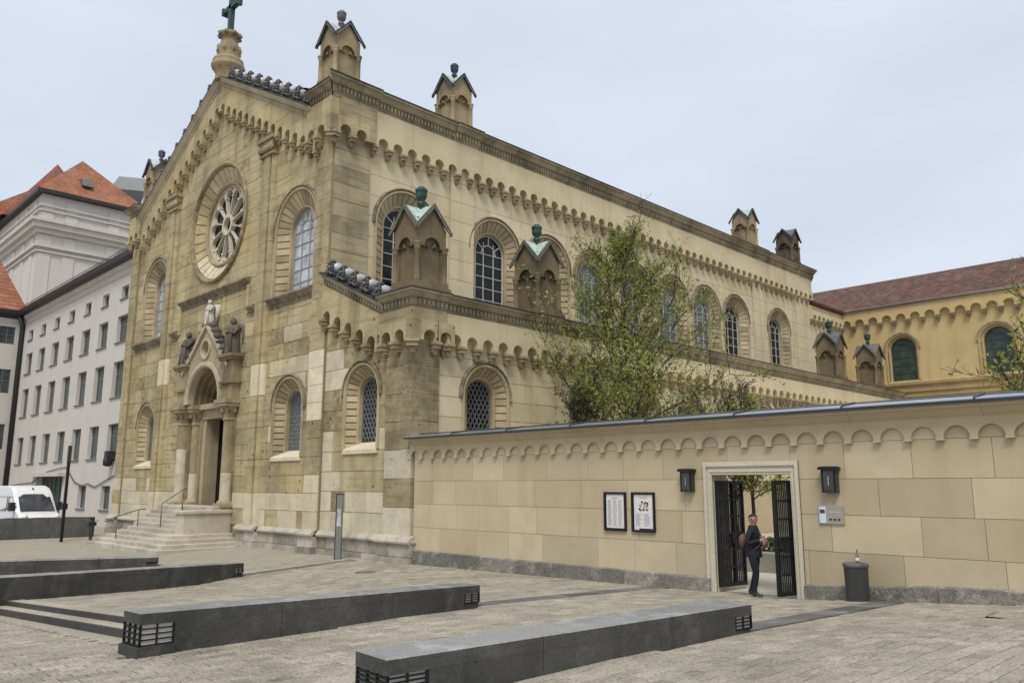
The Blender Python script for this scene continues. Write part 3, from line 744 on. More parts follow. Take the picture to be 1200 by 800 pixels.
# ---- pinnacles
def pinnacle(x, y, z, s, hb, mat, roofm, finm, drop=0., fin=True):
    """s: body side, hb: body height to the eaves"""
    m = MB(); h = s / 2
    m.box(-h - .16, h + .16, -h - .16, h + .16, -.35, .06); m.box(-h - .08, h + .08, -h - .08, h + .08, .06, .22)
    m.box(-h * .80, h * .80, -h * .80, h * .80, .2, hb + .35)
    root = m.build('pinnacle', mat, church, (x, y, z))
    a = hb * .66
    frames = [lambda u, v, d, q=q: tuple(Matrix.Rotation(q, 3, 'Z') @ Vector((u, -h - d + .0, v))) for q in (0, math.pi / 2, math.pi, -math.pi / 2)]
    for F in frames:
        m = MB(); m.tint = (.6, 0, .1); r = h * .56; sp = a + .02; k_ = h - .004
        poly = [(-k_, sp), (-r, sp)] + [(-r * math.cos(math.pi * k / 8), sp + r * math.sin(math.pi * k / 8)) for k in range(1, 8)] + [(r, sp), (k_, sp), (k_, hb), (0, hb + h * 1.15), (-k_, hb)]
        m.prism(F, poly, -.2, .0)
        arch = []
        for k in range(9):
            t = math.pi * k / 8; arch.append([F(-rr * math.cos(t), sp + rr * math.sin(t), d) for rr, d in ((r, -.05), (r, .05), (r + .06, .05), (r + .06, -.01))])
        m.sweep(arch)
        m.smooth = True          # little trefoil in the arch head
        for dx in (-r * .5, r * .5): m.tube([F(dx - .09, sp - .02, -.07), F(dx, sp + r * .42, -.07), F(dx + .09, sp - .02, -.07)], .05, 5)
        m.smooth = False
        m.build('niche_arch', mat, root); m = MB(); m.fbox(F, -h * .6, h * .6, .22, .34, -.15, -.02); m.build('niche_sill', mat, root)
    for sx in (-1, 1):
        for sy in (-1, 1):
            m = MB(); w = h * .30; x0_, x1_ = sorted((sx * (h - w), sx * (h - .05))); y0_, y1_ = sorted((sy * (h - w), sy * (h - .05))); m.box(x0_, x1_, y0_, y1_, .21, a + .05)
            m.smooth = True; m.lathe((sx * (h - .04), sy * (h - .04), 0), [(.13, .22), (.14, .3), (.11, .34), (.105, a - .14), (.13, a - .1), (.11, a - .06), (.16, a + .06), (.17, a + .1), (.12, a + .14)], 9)
            m.build('colonnette', mat, root)
    m = MB(); e = h + .14; pk = hb + h * 1.15 + .1; ez = hb - .06
    for q in (0, math.pi / 2, math.pi, -math.pi / 2):     # cross gable roof
        M = Matrix.Rotation(q, 3, 'Z')
        for sg in (-1, 1):
            P = [Vector((0, -e, pk)), Vector((sg * e, -e, ez)), Vector((0, 0, pk + .04)), Vector((0, -e, pk - .14)), Vector((sg * e, -e, ez - .12))]
            m.add([M @ p for p in P], [[0, 1, 2], [0, 1, 4, 3]])
    m.build('pinnacle_roof', [roofm], root)
    m = MB()
    for q in (0, math.pi / 2, math.pi, -math.pi / 2):
        M = Matrix.Rotation(q, 3, 'Z')
        for sg in (-1, 1):
            A, B = Vector((0, -e - .02, pk + .03)), Vector((sg * (e + .05), -e - .02, ez - .02)); w = Vector((0, 0, .1)); dd = Vector((0, .12, 0))
            P = [A, B, B - w, A - w * 1.3, A + dd, B + dd, B + dd - w, A + dd - w * 1.3]
            m.add([M @ p for p in P], [[0, 1, 2, 3], [4, 7, 6, 5], [0, 4, 5, 1], [1, 5, 6, 2], [2, 6, 7, 3]])
    m.build('gable_edge', 'cap_black' if mat != 'pinnacle_stone' else 'statue_dark', root)
    if fin:
        m = MB(); m.smooth = True; zf = pk - .12
        k = s / 1.2 * .82
        m.lathe((0, 0, zf), [(.12 * k, 0), (.12 * k, .28 * k), (.17 * k, .32 * k), (.17 * k, .38 * k), (.11 * k, .42 * k), (.11 * k, .5 * k), (.2 * k, .58 * k), (.24 * k, .7 * k), (.23 * k, .86 * k), (.26 * k, .9 * k), (.25 * k, .97 * k), (.16 * k, 1.02 * k), (.15 * k, 1.07 * k), (.03, 1.1 * k)], 12)
        m.build('finial', finm, root)
pinnacle(-6.75, .75, 19.65, 1.25, 2.1, 'pinnacle_pale', 'lead_pale', 'lead_dark')
pinnacle(-6.6, 7.3, 19.65, 1.25, 2.05, 'pinnacle_pale', 'copper_green', 'copper_dark')
pinnacle(-6.6, 35.85, 19.7, 1.3, 2.1, 'pinnacle_pale', 'copper_green', 'copper_dark', fin=False)
pinnacle(-6.6, 42.7, 19.7, 1.3, 2.1, 'pinnacle_sooty', 'lead_dark', 'copper_dark', fin=False)
pinnacle(-27.4, .9, 19.45, 1.25, 2.1, 'pinnacle_pale', 'lead_pale', 'lead_dark')
pinnacle(-.95, .95, 9.45, 1.36, 2.3, 'pinnacle_stone', 'copper_green', 'copper_dark')
pinnacle(-.95, 7.3, 9.45, 1.36, 2.3, 'pinnacle_stone', 'copper_green', 'copper_dark')
pinnacle(-.95, 36.3, 9.35, 1.36, 2.35, 'pinnacle_stone', 'lead_dark', 'copper_dark')
pinnacle(-.95, 42.9, 9.35, 1.36, 2.35, 'pinnacle_stone', 'lead_dark', 'copper_dark')

# ---- portal
px = -16.2; FP = FY(-.30); po = Op(px, 1.4, 6.35, 1.95)
m = MB(); m.tint = (.5, 0, .2); m.fbox(FP, px - 2.12, px + 2.12, 6.1, 6.3, -1.5, -1.2); body = m.build('portal', 'portal_stone', church)
for sg in (-1, 1):
    m = MB(); m.tint = (.5, 0, .2); u0, u1 = sorted((px + sg * 2.05, px + sg * 3.05)); m.fbox(FP, u0, u1, 6.3, 8.15, -.6, 0)          # piers that carry the angels
    m.tint = (.3, 0, .5); m.fbox(FP, u0 - .12, u1 + .12, 7.05, 7.17, -.6, .12); m.fbox(FP, u0 - .18, u1 + .18, 8.15, 8.28, -.6, .18); m.fbox(FP, u0 - .26, u1 + .26, 8.28, 8.42, -.6, .26); m.tint = (.5, 0, .2)
    u0, u1 = sorted((px + sg * 2.2, px + sg * 2.9)); m.fbox(FP, u0, u1, 1.45, 6.2, -.6, -.32)
    u0, u1 = sorted((px + sg * 1.35, px + sg * 2.1)); m.fbox(FP, u0, u1, 1.45, 6.2, -1.1, -.62)
    m.build('portal_pier', 'portal_stone', body)
m = MB()
# gabled hood with round opening, archivolt steps
for q in pieces(px - 2.45, px + 2.45, 6.35, 10.1, [Op(px, 6.35, 6.35, 1.72), Op(px, 0, 8.98, .42, 'circle')], lambda v: (px - 2.45 * (10.1 - v) / 2.2, px + 2.45 * (10.1 - v) / 2.2) if v > 7.9 else (px - 2.1, px + 2.1), 40): m.tint = (.6, .15, .2); m.prism(FP, q, -.5, -.02)
m.tint = (.7, .45, .1)
for sg in (-1, 1):
    P = [(px, 10.1), (px, 10.36), (px + sg * 2.62, 8.0), (px + sg * 2.5, 7.84)]; m.prism(FP, P if sg < 0 else P[::-1], -.5, .1)
arch_sweep(m, FP, px, 6.35, 6.35, [(1.98, -.03), (1.98, .1), (1.8, .1), (1.72, .02), (1.72, -.5)], 20)
arch_sweep(m, FP, px, 0, 8.98, [(.52, -.03), (.52, .06), (.42, .06), (.4, -.3)], 20, True)
m.build('portal_gable', 'portal_stone', body)
m = MB(); m.tint = (.35, 0, .4)
rr, dd = 1.72, -.3
for k in range(4):
    arch_sweep(m, FP, px, 6.35, 6.35, [(rr, dd), (rr, dd - .22), (rr - .18, dd - .22)], 20); rr -= .18; dd -= .22
    m.tint = (.3 + .15 * (k % 2), 0, .5)
m.build('archivolt', 'portal_stone', body)
m = MB(); m.tint = (.35, 0, .5); tp = [(px + 1.05 * math.cos(math.pi * k / 14), 6.35 + 1.05 * math.sin(math.pi * k / 14)) for k in range(15)]
m.prism(FP, tp, -1.3, -1.15); m.smooth = True
for k in range(16):
    a = rnd.uniform(.1, 3.04); q = rnd.uniform(.15, .85); m.blob((px + q * math.cos(a), .30 + .86 - .02, 6.4 + q * math.sin(a) * .95), .13, .1, .2, k, .25, 8, 5)
m.build('tympanum_relief', 'portal_stone', body)
m = MB(); m.tint = (.55, .2, .1); m.fbox(FP, px - 2.1, px + 2.1, 6.08, 6.34, -1.3, -.42); m.fbox(FP, px - 1.5, px + 1.5, 5.62, 6.08, -1.3, -.66)
for sg in (-1, 1):
    u0, u1 = sorted((px + sg * .98, px + sg * 1.4)); m.fbox(FP, u0, u1, 1.45, 5.62, -1.4, -.72)
m.build('door_frame', 'portal_stone', body)
for sg in (-1, 1):
    for xc, yc, r0 in ((2.55, .10, .3), (1.78, .42, .24)):
        m = MB()
        for z0, z1 in zip(courses(1.72, 5.4, 1.2), courses(1.72, 5.4, 1.2)[1:]):
            pale = .85 if z1 < 3.0 or (sg < 0 and z1 < 4.3 and xc > 2) else 0
            m.tint = (.3 + .4 * rnd.random(), pale, 0 if pale else .4); m.smooth = True; m.lathe((px + sg * xc, yc - .12, 0), [(r0, z0), (r0 * .99, z1)], 12); m.smooth = False
        m.build('portal_column', 'portal_stone', body)
for sg in (-1, 1):
    for xc, yc, r0 in ((2.55, .10, .3), (1.78, .42, .24)):
        m = MB(); m.tint = (.35, 0, .4); m.smooth = True; m.lathe((px + sg * xc, yc - .12, 0), [(r0 + .04, 5.36), (r0 + .05, 5.44), (r0 - .01, 5.48), (r0 + .06, 5.75), (r0 + .2, 5.98)], 12)
        for k in range(8):
            a = k * math.pi / 4; m.blob((px + sg * xc + (r0 + .1) * math.cos(a), yc - .12 + (r0 + .1) * math.sin(a), 5.82), .1, .1, .17, k, .2, 7, 5)
        m.smooth = False; w = r0 + .26; m.box(px + sg * xc - w, px + sg * xc + w, yc - .12 - w, yc - .12 + w, 5.98, 6.12); w -= .06; m.box(px + sg * xc - w - .1, px + sg * xc + w + .1, yc - .12 - w - .1, yc + .3, 6.12, 6.3)
        m.build('capital', 'trim_stone', body); m = MB(); m.tint = (.45, 0, .2)
        m.box(px + sg * xc - r0 - .14, px + sg * xc + r0 + .14, yc - .12 - r0 - .14, yc - .12 + r0 + .14, 1.42, 1.56); m.smooth = True; m.lathe((px + sg * xc, yc - .12, 0), [(r0 + .12, 1.56), (r0 + .1, 1.64), (r0 + .02, 1.72)], 12); m.smooth = False
        m.build('column_base', 'trim_stone', body)
m = MB(); m.fbox(FP, px - 1., px + 1., 1.4, 5.65, -2.4, -2.3); m.fbox(FP, px - 1.02, px - 1., 1.4, 5.65, -2.4, -1.4); m.fbox(FP, px + 1., px + 1.02, 1.4, 5.65, -2.4, -1.4); m.build('doorway_recess', 'interior_dark', body)
m = MB(); m.fbox(FP, px - .98, px - .02, 1.45, 5.6, -1.72, -1.6)
for v0, v1 in ((1.6, 2.4), (2.55, 3.9), (4.05, 5.45)): m.fbox(FP, px - .85, px - .12, v0, v1, -1.62, -1.55)
m.build('door_leaf', 'door_wood', body)
# angels on the piers, statue on top
def angel(x, y, z, lean, mat, parent, s=1.):
    m = MB(); m.smooth = True
    m.lathe((x, y, z), [(.34 * s, 0), (.36 * s, .12 * s), (.28 * s, .5 * s), (.24 * s, .8 * s), (.27 * s, 1.05 * s), (.22 * s, 1.2 * s), (.09 * s, 1.28 * s)], 12)
    m.blob((x + lean * .05, y - .04, z + 1.42 * s), .13 * s, .14 * s, .17 * s, 2, .05)
    for k in range(7): m.tube([(x - .3 * s + .1 * k * s, y - .26 * s, z + .05), (x - .22 * s + .07 * k * s, y - .24 * s, z + .6 * s), (x - .15 * s + .05 * k * s, y - .2 * s, z + 1.1 * s)], [.06 * s, .05 * s, .03 * s], 5)
    for sg in (-1, 1):                       # wings
        m.tube([(x + sg * .12, y + .2 * s, z + 1.2 * s), (x + sg * .42 * s, y + .3 * s, z + 1.15 * s), (x + sg * .45 * s, y + .3 * s, z + .7 * s), (x + sg * .3 * s, y + .26 * s, z + .15 * s)], [.12 * s, .2 * s, .17 * s, .05 * s], 7)
        m.tube([(x + sg * .24 * s, y, z + 1.1 * s), (x + sg * .3 * s, y - .14 * s, z + .85 * s), (x + sg * .08 * s, y - .3 * s, z + .95 * s)], [.08 * s, .07 * s, .05 * s], 6)
    m.build('statue', mat, parent)
angel(px + 2.55, -.1, 8.42, -1, 'statue_dark', body, 1.12); angel(px - 2.55, -.1, 8.42, 1, 'statue_dark', body, 1.12); angel(px, -.2, 10.2, 0, 'statue_pale', body, .8)
m = MB(); m.smooth = True
for sg in (-1, 1):                           # leafy crockets along the hood
    for k in range(6):
        t = .12 + k * .14; m.blob((px + sg * 2.55 * t, -.15, 10.42 - 2.3 * t), .17, .3, .17, k, .35, 8, 6)
m.build('crockets', 'statue_dark', body)

# ---- front stairs
def step_tier(u0, u1, y0, z0, z1, seed, wrap):
    r = random.Random(seed); m = MB(); u = u0
    while u < u1 - .01:
        e = min(u1, u + r.uniform(1.3, 2.2)); e = u1 if u1 - e < .6 else e
        m.tint = (r.random(), 0, .3 * r.random()); m.bbox(u + .004, e - .004, y0, .1, z0, z1, .02); u = e
    return m
stairs_o = None
tiers = []
for k in range(4): tiers.append((-20.6 + .3 * k, -12.0 - .33 * k, -3.6 + .33 * k, -.75, -.40 + .17 * (k + 1)))
for k in range(6): tiers.append((-19.3, -14.15, -2.2 + .26 * k, .2, .28 + .19 * (k + 1)))
root = MB(); root.box(-19.2, -13.6, -.6, .1, -.7, 1.0); root = root.build('front_stairs', 'step_stone', church)
for i, (u0, u1, y0, z0, z1) in enumerate(tiers): step_tier(u0, u1, y0, z0, z1, 70 + i, i < 4).build('step', 'step_stone', root)
m = MB(); m.tint = (.6, 0, 0); m.bbox(-14.15, -13.25, -2.05, .1, .2, 1.16, .02); m.bbox(-14.22, -13.17, -2.13, .1, 1.16, 1.3, .03); m.bbox(-14.15, -13.3, -2.0, .1, .2 + .0, .38, .02)
m.bbox(-19.2, -13.3, -.7, .1, 1.3, 1.46, .02); m.build('cheek_block', 'step_stone', root)
# ================================================================== GROUND
def wprof(X):
    if X > 13.3: return .068 * (X - 13.3) if X < 20 else .4556
    if X > 0: return -.15 + .0113 * X
    return max(-.30, -.15 + .004 * X)
def G(X, Y):
    t = min(1, max(0, (X + 2) / 12.)); s = -.05 + .081 * t
    m = max(0, -Y); m = m if m < 6 else 6 + 1.5 * (1 - math.exp(-(m - 6) / 1.5))
    return wprof(X) + s * m
# raised terrace between two benches (two steps down at its near edge)
TY = -11.75
def bx3(Y): return -2.37 + (Y + 4.65) / (-11.93 + 4.65) * (.34 + 2.37)        # right face of the third bench
def bx2(Y): return 10.49 + (Y + 6.4) / (-12.73 + 6.4) * (10.87 - 10.49)
def terr(Y): return .036 * max(0, -Y - 6.5) if Y > TY else 0.
def on_terrace(X, Y): return bx3(Y) < X < bx2(Y) - .25 and TY < Y < -4
def H(X, Y): return G(X, Y) + (terr(Y) if on_terrace(X, Y) else 0)

t = NT('paving_far')
mp = t.n.new('ShaderNodeMapping'); mp.inputs['Rotation'].default_value = (0, 0, R(90)); t.l.new(t.pos, mp.inputs[0])
br = t.n.new('ShaderNodeTexBrick'); br.inputs['Scale'].default_value = 1.; br.inputs['Brick Width'].default_value = .30; br.inputs['Row Height'].default_value = .2
br.inputs['Mortar Size'].default_value = .006; br.inputs['Color1'].default_value = (.37, .335, .265, 1); br.inputs['Color2'].default_value = (.31, .28, .22, 1); br.inputs['Mortar'].default_value = (.2, .175, .135, 1)
t.l.new(mp.outputs[0], br.inputs['Vector'])
c = t.mixc(t.ramp(t.noise(.35, 5), .4, .7, 0, .4), br.outputs['Color'], (.27, .235, .18, 1)); c = t.scale_col(c, t.ramp(t.noise(40, 4, .7), .25, .75, .8, 1.2)); t.col(c); t.rough(.85, .25); t.bump(t.noise(50, 4), .3, .01)
stone('paver_stone', (.355, .32, .255, 1), None, (.17, .15, .115, 1), var=.28, stain=.5, streak=0, grain=1.2, grime=(.27, .24, .185, 1), relief=1.)
stone('basalt_strip', (.15, .145, .135, 1), None, (.06, .06, .058, 1), var=.3, stain=.5, streak=0, grain=.6, grime=(.25, .235, .21, 1))
plain('courtyard_gravel', (.46, .41, .32, 1), .95, 0, .2, 9., .5)
xs = sorted(set([-400, -200, -120, -90, -70, -55, -45, -38, -33] + [-30 + k for k in range(0, 53)] + [23, 26, 30, 40, 60, 120, 250, 400]))
ys = sorted(set([-400, -200, -100, -60, -40, -30, -25, -21, -18] + [-16 + .5 * k for k in range(0, 33)] + [1, 3, 6, 10, 20, 40, 60, 90, 150, 300, 500]))
m = MB(); m.smooth = True
vs = [(x, y, G(x, y) - .03 - (0.5 if on_terrace(x, y) and False else 0)) for y in ys for x in xs]; nx = len(xs)
m.add(vs, [[j * nx + i, j * nx + i + 1, (j + 1) * nx + i + 1, (j + 1) * nx + i] for j in range(len(ys) - 1) for i in range(nx - 1)])
ground = m.build('ground', 'paving_far'); ground['kind'] = 'structure'; ground['label'] = 'beige stone paved square in front of the church'
# pavers, laid in rows along Y
BENCH = [((15.58, -12.24), (16.04, -6.32), .58, .80, .76), ((10.87, -12.73), (10.49, -6.40), .5, .76, .565), ((1.13, -14.0), (-2.37, -4.65), .62, .42, .0), ((-10.2, -10.4), (-8.06, -5.06), .6, -.12, -.15)]
def in_bench(X, Y):
    for (ax, ay), (bx, by), w, _, _ in BENCH:
        if ay - .05 < Y < by + .05:
            xr = ax + (Y - ay) / (by - ay) * (bx - ax)
            if xr - w - .02 < X < xr + .02: return True
    return False
STRIPS = [(15.38, 15.93, -6.2, -.35), (9.95, 10.4, -6.3, -.1), (-2.75, -2.35, -4.6, -.45)]
def in_strip(X, Y): return any(a - .02 < X < b + .02 and c < Y < d for a, b, c, d in STRIPS)
rp = random.Random(5); PW, PL = .2, .3
pav = []
X = -13.0; row = 0
while X < 21.8:
    Y = -16.2 + (row % 2) * PL * .5 + rp.uniform(-.02, .02)
    while Y < -.2:
        cxp, cyp = X + PW / 2, Y + PL / 2
        fx, fy = cxp - CAM.x, cyp - CAM.y; dep = -fx * .7103 + fy * .7039; lat = fx * .7039 + fy * .7103
        if dep > 3.5 and abs(lat) < dep * .72 + 1.0 and not in_bench(cxp, cyp) and not in_strip(cxp, cyp) and not (cyp > -.32 and cxp > -1) and not (-21 < cxp < -11.8 and cyp > -3.7) and not (TY - .75 < cyp < TY + .36 and bx3(cyp) < cxp < bx2(cyp) - .2):
            if dep < 22 or (cxp > -4):
                z = H(cxp, cyp); gx = (H(cxp + .05, cyp) - H(cxp - .05, cyp)) / .1; gy = (H(cxp, cyp + .05) - H(cxp, cyp - .05)) / .1
                if abs(gx) < .3 and abs(gy) < .3: pav.append((dep * dep + .6 * abs(lat), cxp, cyp, z, gx, gy, abs(lat) < dep * .63 and (CAM.z - z) / dep < .265))
        Y += PL
    X += PW; row += 1
pav.sort(key=lambda p: (not p[6], p[0]))
def paver_into(m, x, y, z, gx, gy, r):
    hw, hl = PW / 2 - .006, PL / 2 - .008; dz = r.uniform(-.003, .003); b = .008; m.tint = (min(1, max(0, r.gauss(.5, .17))), 0, .35 * r.random() ** 3)
    tx, ty = gx + r.uniform(-.008, .008), gy + r.uniform(-.006, .006)
    lo = [(-hw, -hl), (hw, -hl), (hw, hl), (-hw, hl)]; hi = [(-hw + b, -hl + b), (hw - b, -hl + b), (hw - b, hl - b), (-hw + b, hl - b)]
    return [(px_, py_, tx * px_ + ty * py_ - .025) for px_, py_ in lo] + [(px_, py_, tx * px_ + ty * py_ + dz - .006) for px_, py_ in lo] + [(px_, py_, tx * px_ + ty * py_ + dz) for px_, py_ in hi]
PFS = [[8, 9, 10, 11]] + [[i, (i + 1) % 4, (i + 1) % 4 + 4, i + 4] for i in range(4)] + [[i + 4, (i + 1) % 4 + 4, (i + 1) % 4 + 8, i + 8] for i in range(4)]
stuff = MB()
for i, (_, x, y, z, gx, gy, vis) in enumerate(pav):
    if i < 300 and vis:
        m = MB(); m.add(paver_into(m, x, y, z, gx, gy, rp), PFS); m.build('paver', 'paver_stone', ground, (x, y, z))
    else:
        vs = paver_into(stuff, x, y, z, gx, gy, rp); stuff.add([(a + x, b + y, c + z) for a, b, c in vs], PFS)
o = stuff.build('pavers', 'paver_stone', ground); o['kind'] = 'stuff'
# terrace fill under its pavers
m = MB(); ny = 14
for j in range(ny):
    y0, y1 = TY + (-6.0 - TY) * j / ny, TY + (-6.0 - TY) * (j + 1) / ny
    q = []
    for y in (y0, y1):
        q.append([(bx3(y) + (bx2(y) - .3 - bx3(y)) * k / 12, y) for k in range(13)])
    m.add([(x, y, G(x, y) + .036 * max(0, -y - 6.5) - .02) for r_ in q for x, y in r_], [[k, k + 1, 13 + k + 1, 13 + k] for k in range(12)])
m.build('terrace_bed', 'basalt_strip', ground)
# dark strips in the paving
for (a, b, c0, d0) in STRIPS:
    y = c0
    while y < d0 - .05:
        e = min(d0, y + .9); mid = (y + e) / 2; xc = (a + b) / 2
        m = MB(); m.tint = (rp.random(), 0, .2 * rp.random())
        m.add([(x, yy, G(x, yy) + dz) for dz in (-.04, .004) for x, yy in ((a, y + .004), (b, y + .004), (b, e - .004), (a, e - .004))], [[4, 5, 6, 7]] + [[i, (i + 1) % 4, (i + 1) % 4 + 4, i + 4] for i in range(4)])
        m.build('paving_strip', 'basalt_strip', ground); y = e
# terrace steps
stone('dark_granite', (.075, .073, .068, 1), None, (.03, .03, .03, 1), var=.15, stain=.5, streak=.2, grain=.5)
steps = thing('terrace_steps', 'two low dark granite steps up to the terrace between the long benches', 'steps', (4, TY, .0))
for k, (y0, y1, drop) in enumerate(((TY - .34, TY - .0, .10), (TY, TY + .36, .0))):
    n = 5; xa, xb = bx3(TY), bx2(TY) - .35
    for i in range(n):
        m = MB(); m.tint = (.3 + .5 * rp.random(), 0, 0); x0, x1 = xa + (xb - xa) * i / n + .004, xa + (xb - xa) * (i + 1) / n - .004
        top = lambda x: G(x, TY) + .036 * 5.25 - drop + .004
        vs = [(x, y, z) for x, y, z in ((x0, y0, -1), (x1, y0, -1), (x1, y1, -1), (x0, y1, -1))] + [(x, y, top(x)) for x, y in ((x0, y0), (x1, y0), (x1, y1), (x0, y1))]
        m.add([(a - 4, b - TY, c) for a, b, c in vs], [[4, 5, 6, 7]] + [[q, (q + 1) % 4, (q + 1) % 4 + 4, q + 4] for q in range(4)]); m.build('step_slab', 'step_stone' if False else 'dark_granite', steps)
        m = MB(); m.tint = (.75, 0, 0); vs = [(x, y, top(x) + .004) for x, y in ((x0, y0 + .05), (x1, y0 + .05), (x1, y1 - .0), (x0, y1 - .0))]
        m.add([(a - 4, b - TY, c) for a, b, c in vs] + [(a - 4, b - TY, c - .008) for a, b, c in vs], [[0, 1, 2, 3]] + [[q + 4, (q + 1) % 4 + 4, (q + 1) % 4, q] for q in range(4)]); m.build('tread', 'paver_stone', steps)

# ================================================================== BENCHES
stone('bench_top', (.26, .255, .245, 1), None, (.075, .075, .075, 1), var=.12, stain=.6, streak=0, grain=.6, grime=(.42, .425, .425, 1))  # paler than bench_side: sky reflection on the tops put into the colour
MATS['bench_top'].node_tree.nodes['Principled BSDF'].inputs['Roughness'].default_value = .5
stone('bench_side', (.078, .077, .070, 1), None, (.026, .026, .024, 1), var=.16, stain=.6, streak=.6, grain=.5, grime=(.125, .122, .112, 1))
plain('lamp_panel', (.50, .485, .43, 1), .45, 0, .08, 4.)
BL = ['long dark stone bench with a lit-grille end, nearest the gate in the wall', 'long dark stone bench beside the terrace steps with a grille at its corner', 'long dark stone bench at the foot of the terrace steps, towards the church', 'low dark stone bench in front of the church stairs']
for bi, ((ax, ay), (bx, by), w, za, zb_) in enumerate(BENCH):
    A, B = Vector((ax, ay)), Vector((bx, by)); L = (B - A).length; dv = (B - A).normalized(); ang = math.atan2(dv.y, dv.x)
    g0 = G(ax, ay)
    th = thing('stone_bench', BL[bi], 'bench', (ax, ay, g0), 0, 'long dark stone benches on the square')
    perp = Vector((-dv.y, dv.x))             # to the left of travel (towards -X)
    def P(s, q, z): p = A + dv * s + perp * q; return (p.x - ax, p.y - ay, z - g0)
    zt = lambda s: za + (zb_ - za) * s / L
    gz = lambda s: min(G(ax + dv.x * s, ay + dv.y * s), G(ax + dv.x * s - w, ay + dv.y * s)) - .12
    def hexa(m, s0, s1, q0, q1, f0, f1, b=.0):
        vs = [P(s, q, f(s)) for f in (f0, f1) for s, q in ((s0, q0), (s1, q0), (s1, q1), (s0, q1))]
        m.add(vs, [[3, 2, 1, 0], [4, 5, 6, 7]] + [[i, (i + 1) % 4, (i + 1) % 4 + 4, i + 4] for i in range(4)])
    nseg = 3; ca, cb = .48, .40; sl = .15
    for i in range(nseg):
        s0, s1 = L * i / nseg + (.005 if i else 0), L * (i + 1) / nseg - (.005 if i < nseg - 1 else 0)
        m = MB(); m.tint = (.4 + .3 * rp.random(), 0, 0)
        # bevelled slab
        e = .012; vs = [P(s, q, zt(s) - k) for k, ins in ((sl, 0), (e, 0), (0, e)) for s, q in ((s0 + ins, 0 + ins), (s1 - ins, 0 + ins), (s1 - ins, w - ins), (s0 + ins, w - ins))]
        m.mat = 1; m.add(vs[:8], [[3, 2, 1, 0]] + [[q, (q + 1) % 4, (q + 1) % 4 + 4, q + 4] for q in range(4)])
        m.mat = 0; m.add(vs[4:], [[4, 5, 6, 7]] + [[q, (q + 1) % 4, (q + 1) % 4 + 4, q + 4] for q in range(4)])
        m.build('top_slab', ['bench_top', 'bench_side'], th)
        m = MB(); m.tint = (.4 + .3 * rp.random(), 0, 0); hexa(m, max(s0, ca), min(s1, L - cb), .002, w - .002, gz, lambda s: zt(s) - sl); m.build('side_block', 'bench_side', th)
    for s0, s1, end in ((0., ca, 0), (L - cb, L, 1)):
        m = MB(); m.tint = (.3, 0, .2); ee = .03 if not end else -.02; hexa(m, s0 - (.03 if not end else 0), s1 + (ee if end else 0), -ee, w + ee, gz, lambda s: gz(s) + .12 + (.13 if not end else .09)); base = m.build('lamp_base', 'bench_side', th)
        m = MB(); hexa(m, s0 + .03, s1 - (.03 if end else .0), .022, w - .022, lambda s: gz(s) + .2, lambda s: zt(s) - sl - .001); lp = m.build('lamp_panel', 'lamp_panel', base)
        m = MB(); zb0, zb1 = (lambda s: gz(s) + (.25 if not end else .21)), (lambda s: zt(s) - sl - .001)
        for q0 in (.0, w - .03):
            for s in [s0 + .01 + (s1 - s0 - .04) * k / 2 for k in range(3)]: hexa(m, s, s + .018, q0, q0 + .03, zb0, zb1)
            for k in range(4): hexa(m, s0 + .01, s1, q0 + .004, q0 + .026, lambda s, k=k: zb0(s) + (zb1(s) - zb0(s)) * (k + .1) / 4, lambda s, k=k: zb0(s) + (zb1(s) - zb0(s)) * (k + .1) / 4 + .016)
        s = s0 if not end else s1 - .03
        for k in range(4): q = k * (w - .03) / 3; hexa(m, s, s + .03, q, q + .02, zb0, zb1)
        for k in range(4): hexa(m, s + .004, s + .026, 0, w, lambda s, k=k: zb0(s) + (zb1(s) - zb0(s)) * (k + .15) / 4, lambda s, k=k: zb0(s) + (zb1(s) - zb0(s)) * (k + .15) / 4 + .022)
        m.build('lamp_grille', 'iron_dark', base)

# ================================================================== PRECINCT WALL
wall = thing('courtyard_wall', 'tan ashlar courtyard wall with scalloped arch frieze, metal coping and gateway', 'wall', (0, 0, 0))
GX0, GX1, GT = 11.6, 13.58, 2.64
gate = Op((GX0 + GX1) / 2, -1, GT, (GX1 - GX0) / 2, 'rect')
WT = .62; XE = 22.5; XW = .13
FWL = FY(.06)
vsW = [-.6, .26, 1.02, 1.78, 2.53, 3.29, 3.75]
m = MB()
for v0, v1 in zip([-.6, GT], [GT, 3.96]):
    for q in pieces(XW, XE, v0, v1, [gate], None): m.prism(FWL, q, -WT + .06, -.02, True)
core = m.build('wall_core', 'joint_pale', wall)
bl = ashlar(XW, XE, vsW[1:], 1.5, [Op(gate.c, -1, GT + .15, gate.r + .16, 'rect')], seed=17, g=.005, tintf=lambda u, v, r: (r.random(), r.random() * .8, .1 if r.random() < .2 else 0))
for q, t in bl:
    m = MB(); m.tint = t; m.prism(FWL, q, -.05, random.Random(int(q[0][0] * 99)).uniform(0, .003)); m.build('stone_block', 'wall_stone', wall)
# courtyard side face
m = MB(); m.prism(lambda u, v, d: (u, .06 + WT + d, v), [(XW, -.5), (XW, 3.9), (GX0, 3.9), (GX0, -.5)], -.05, .0); m.prism(lambda u, v, d: (u, .06 + WT + d, v), [(GX1, -.5), (GX1, 3.9), (XE, 3.9), (XE, -.5)], -.05, .0); m.build('inner_face', 'wall_stone', wall)
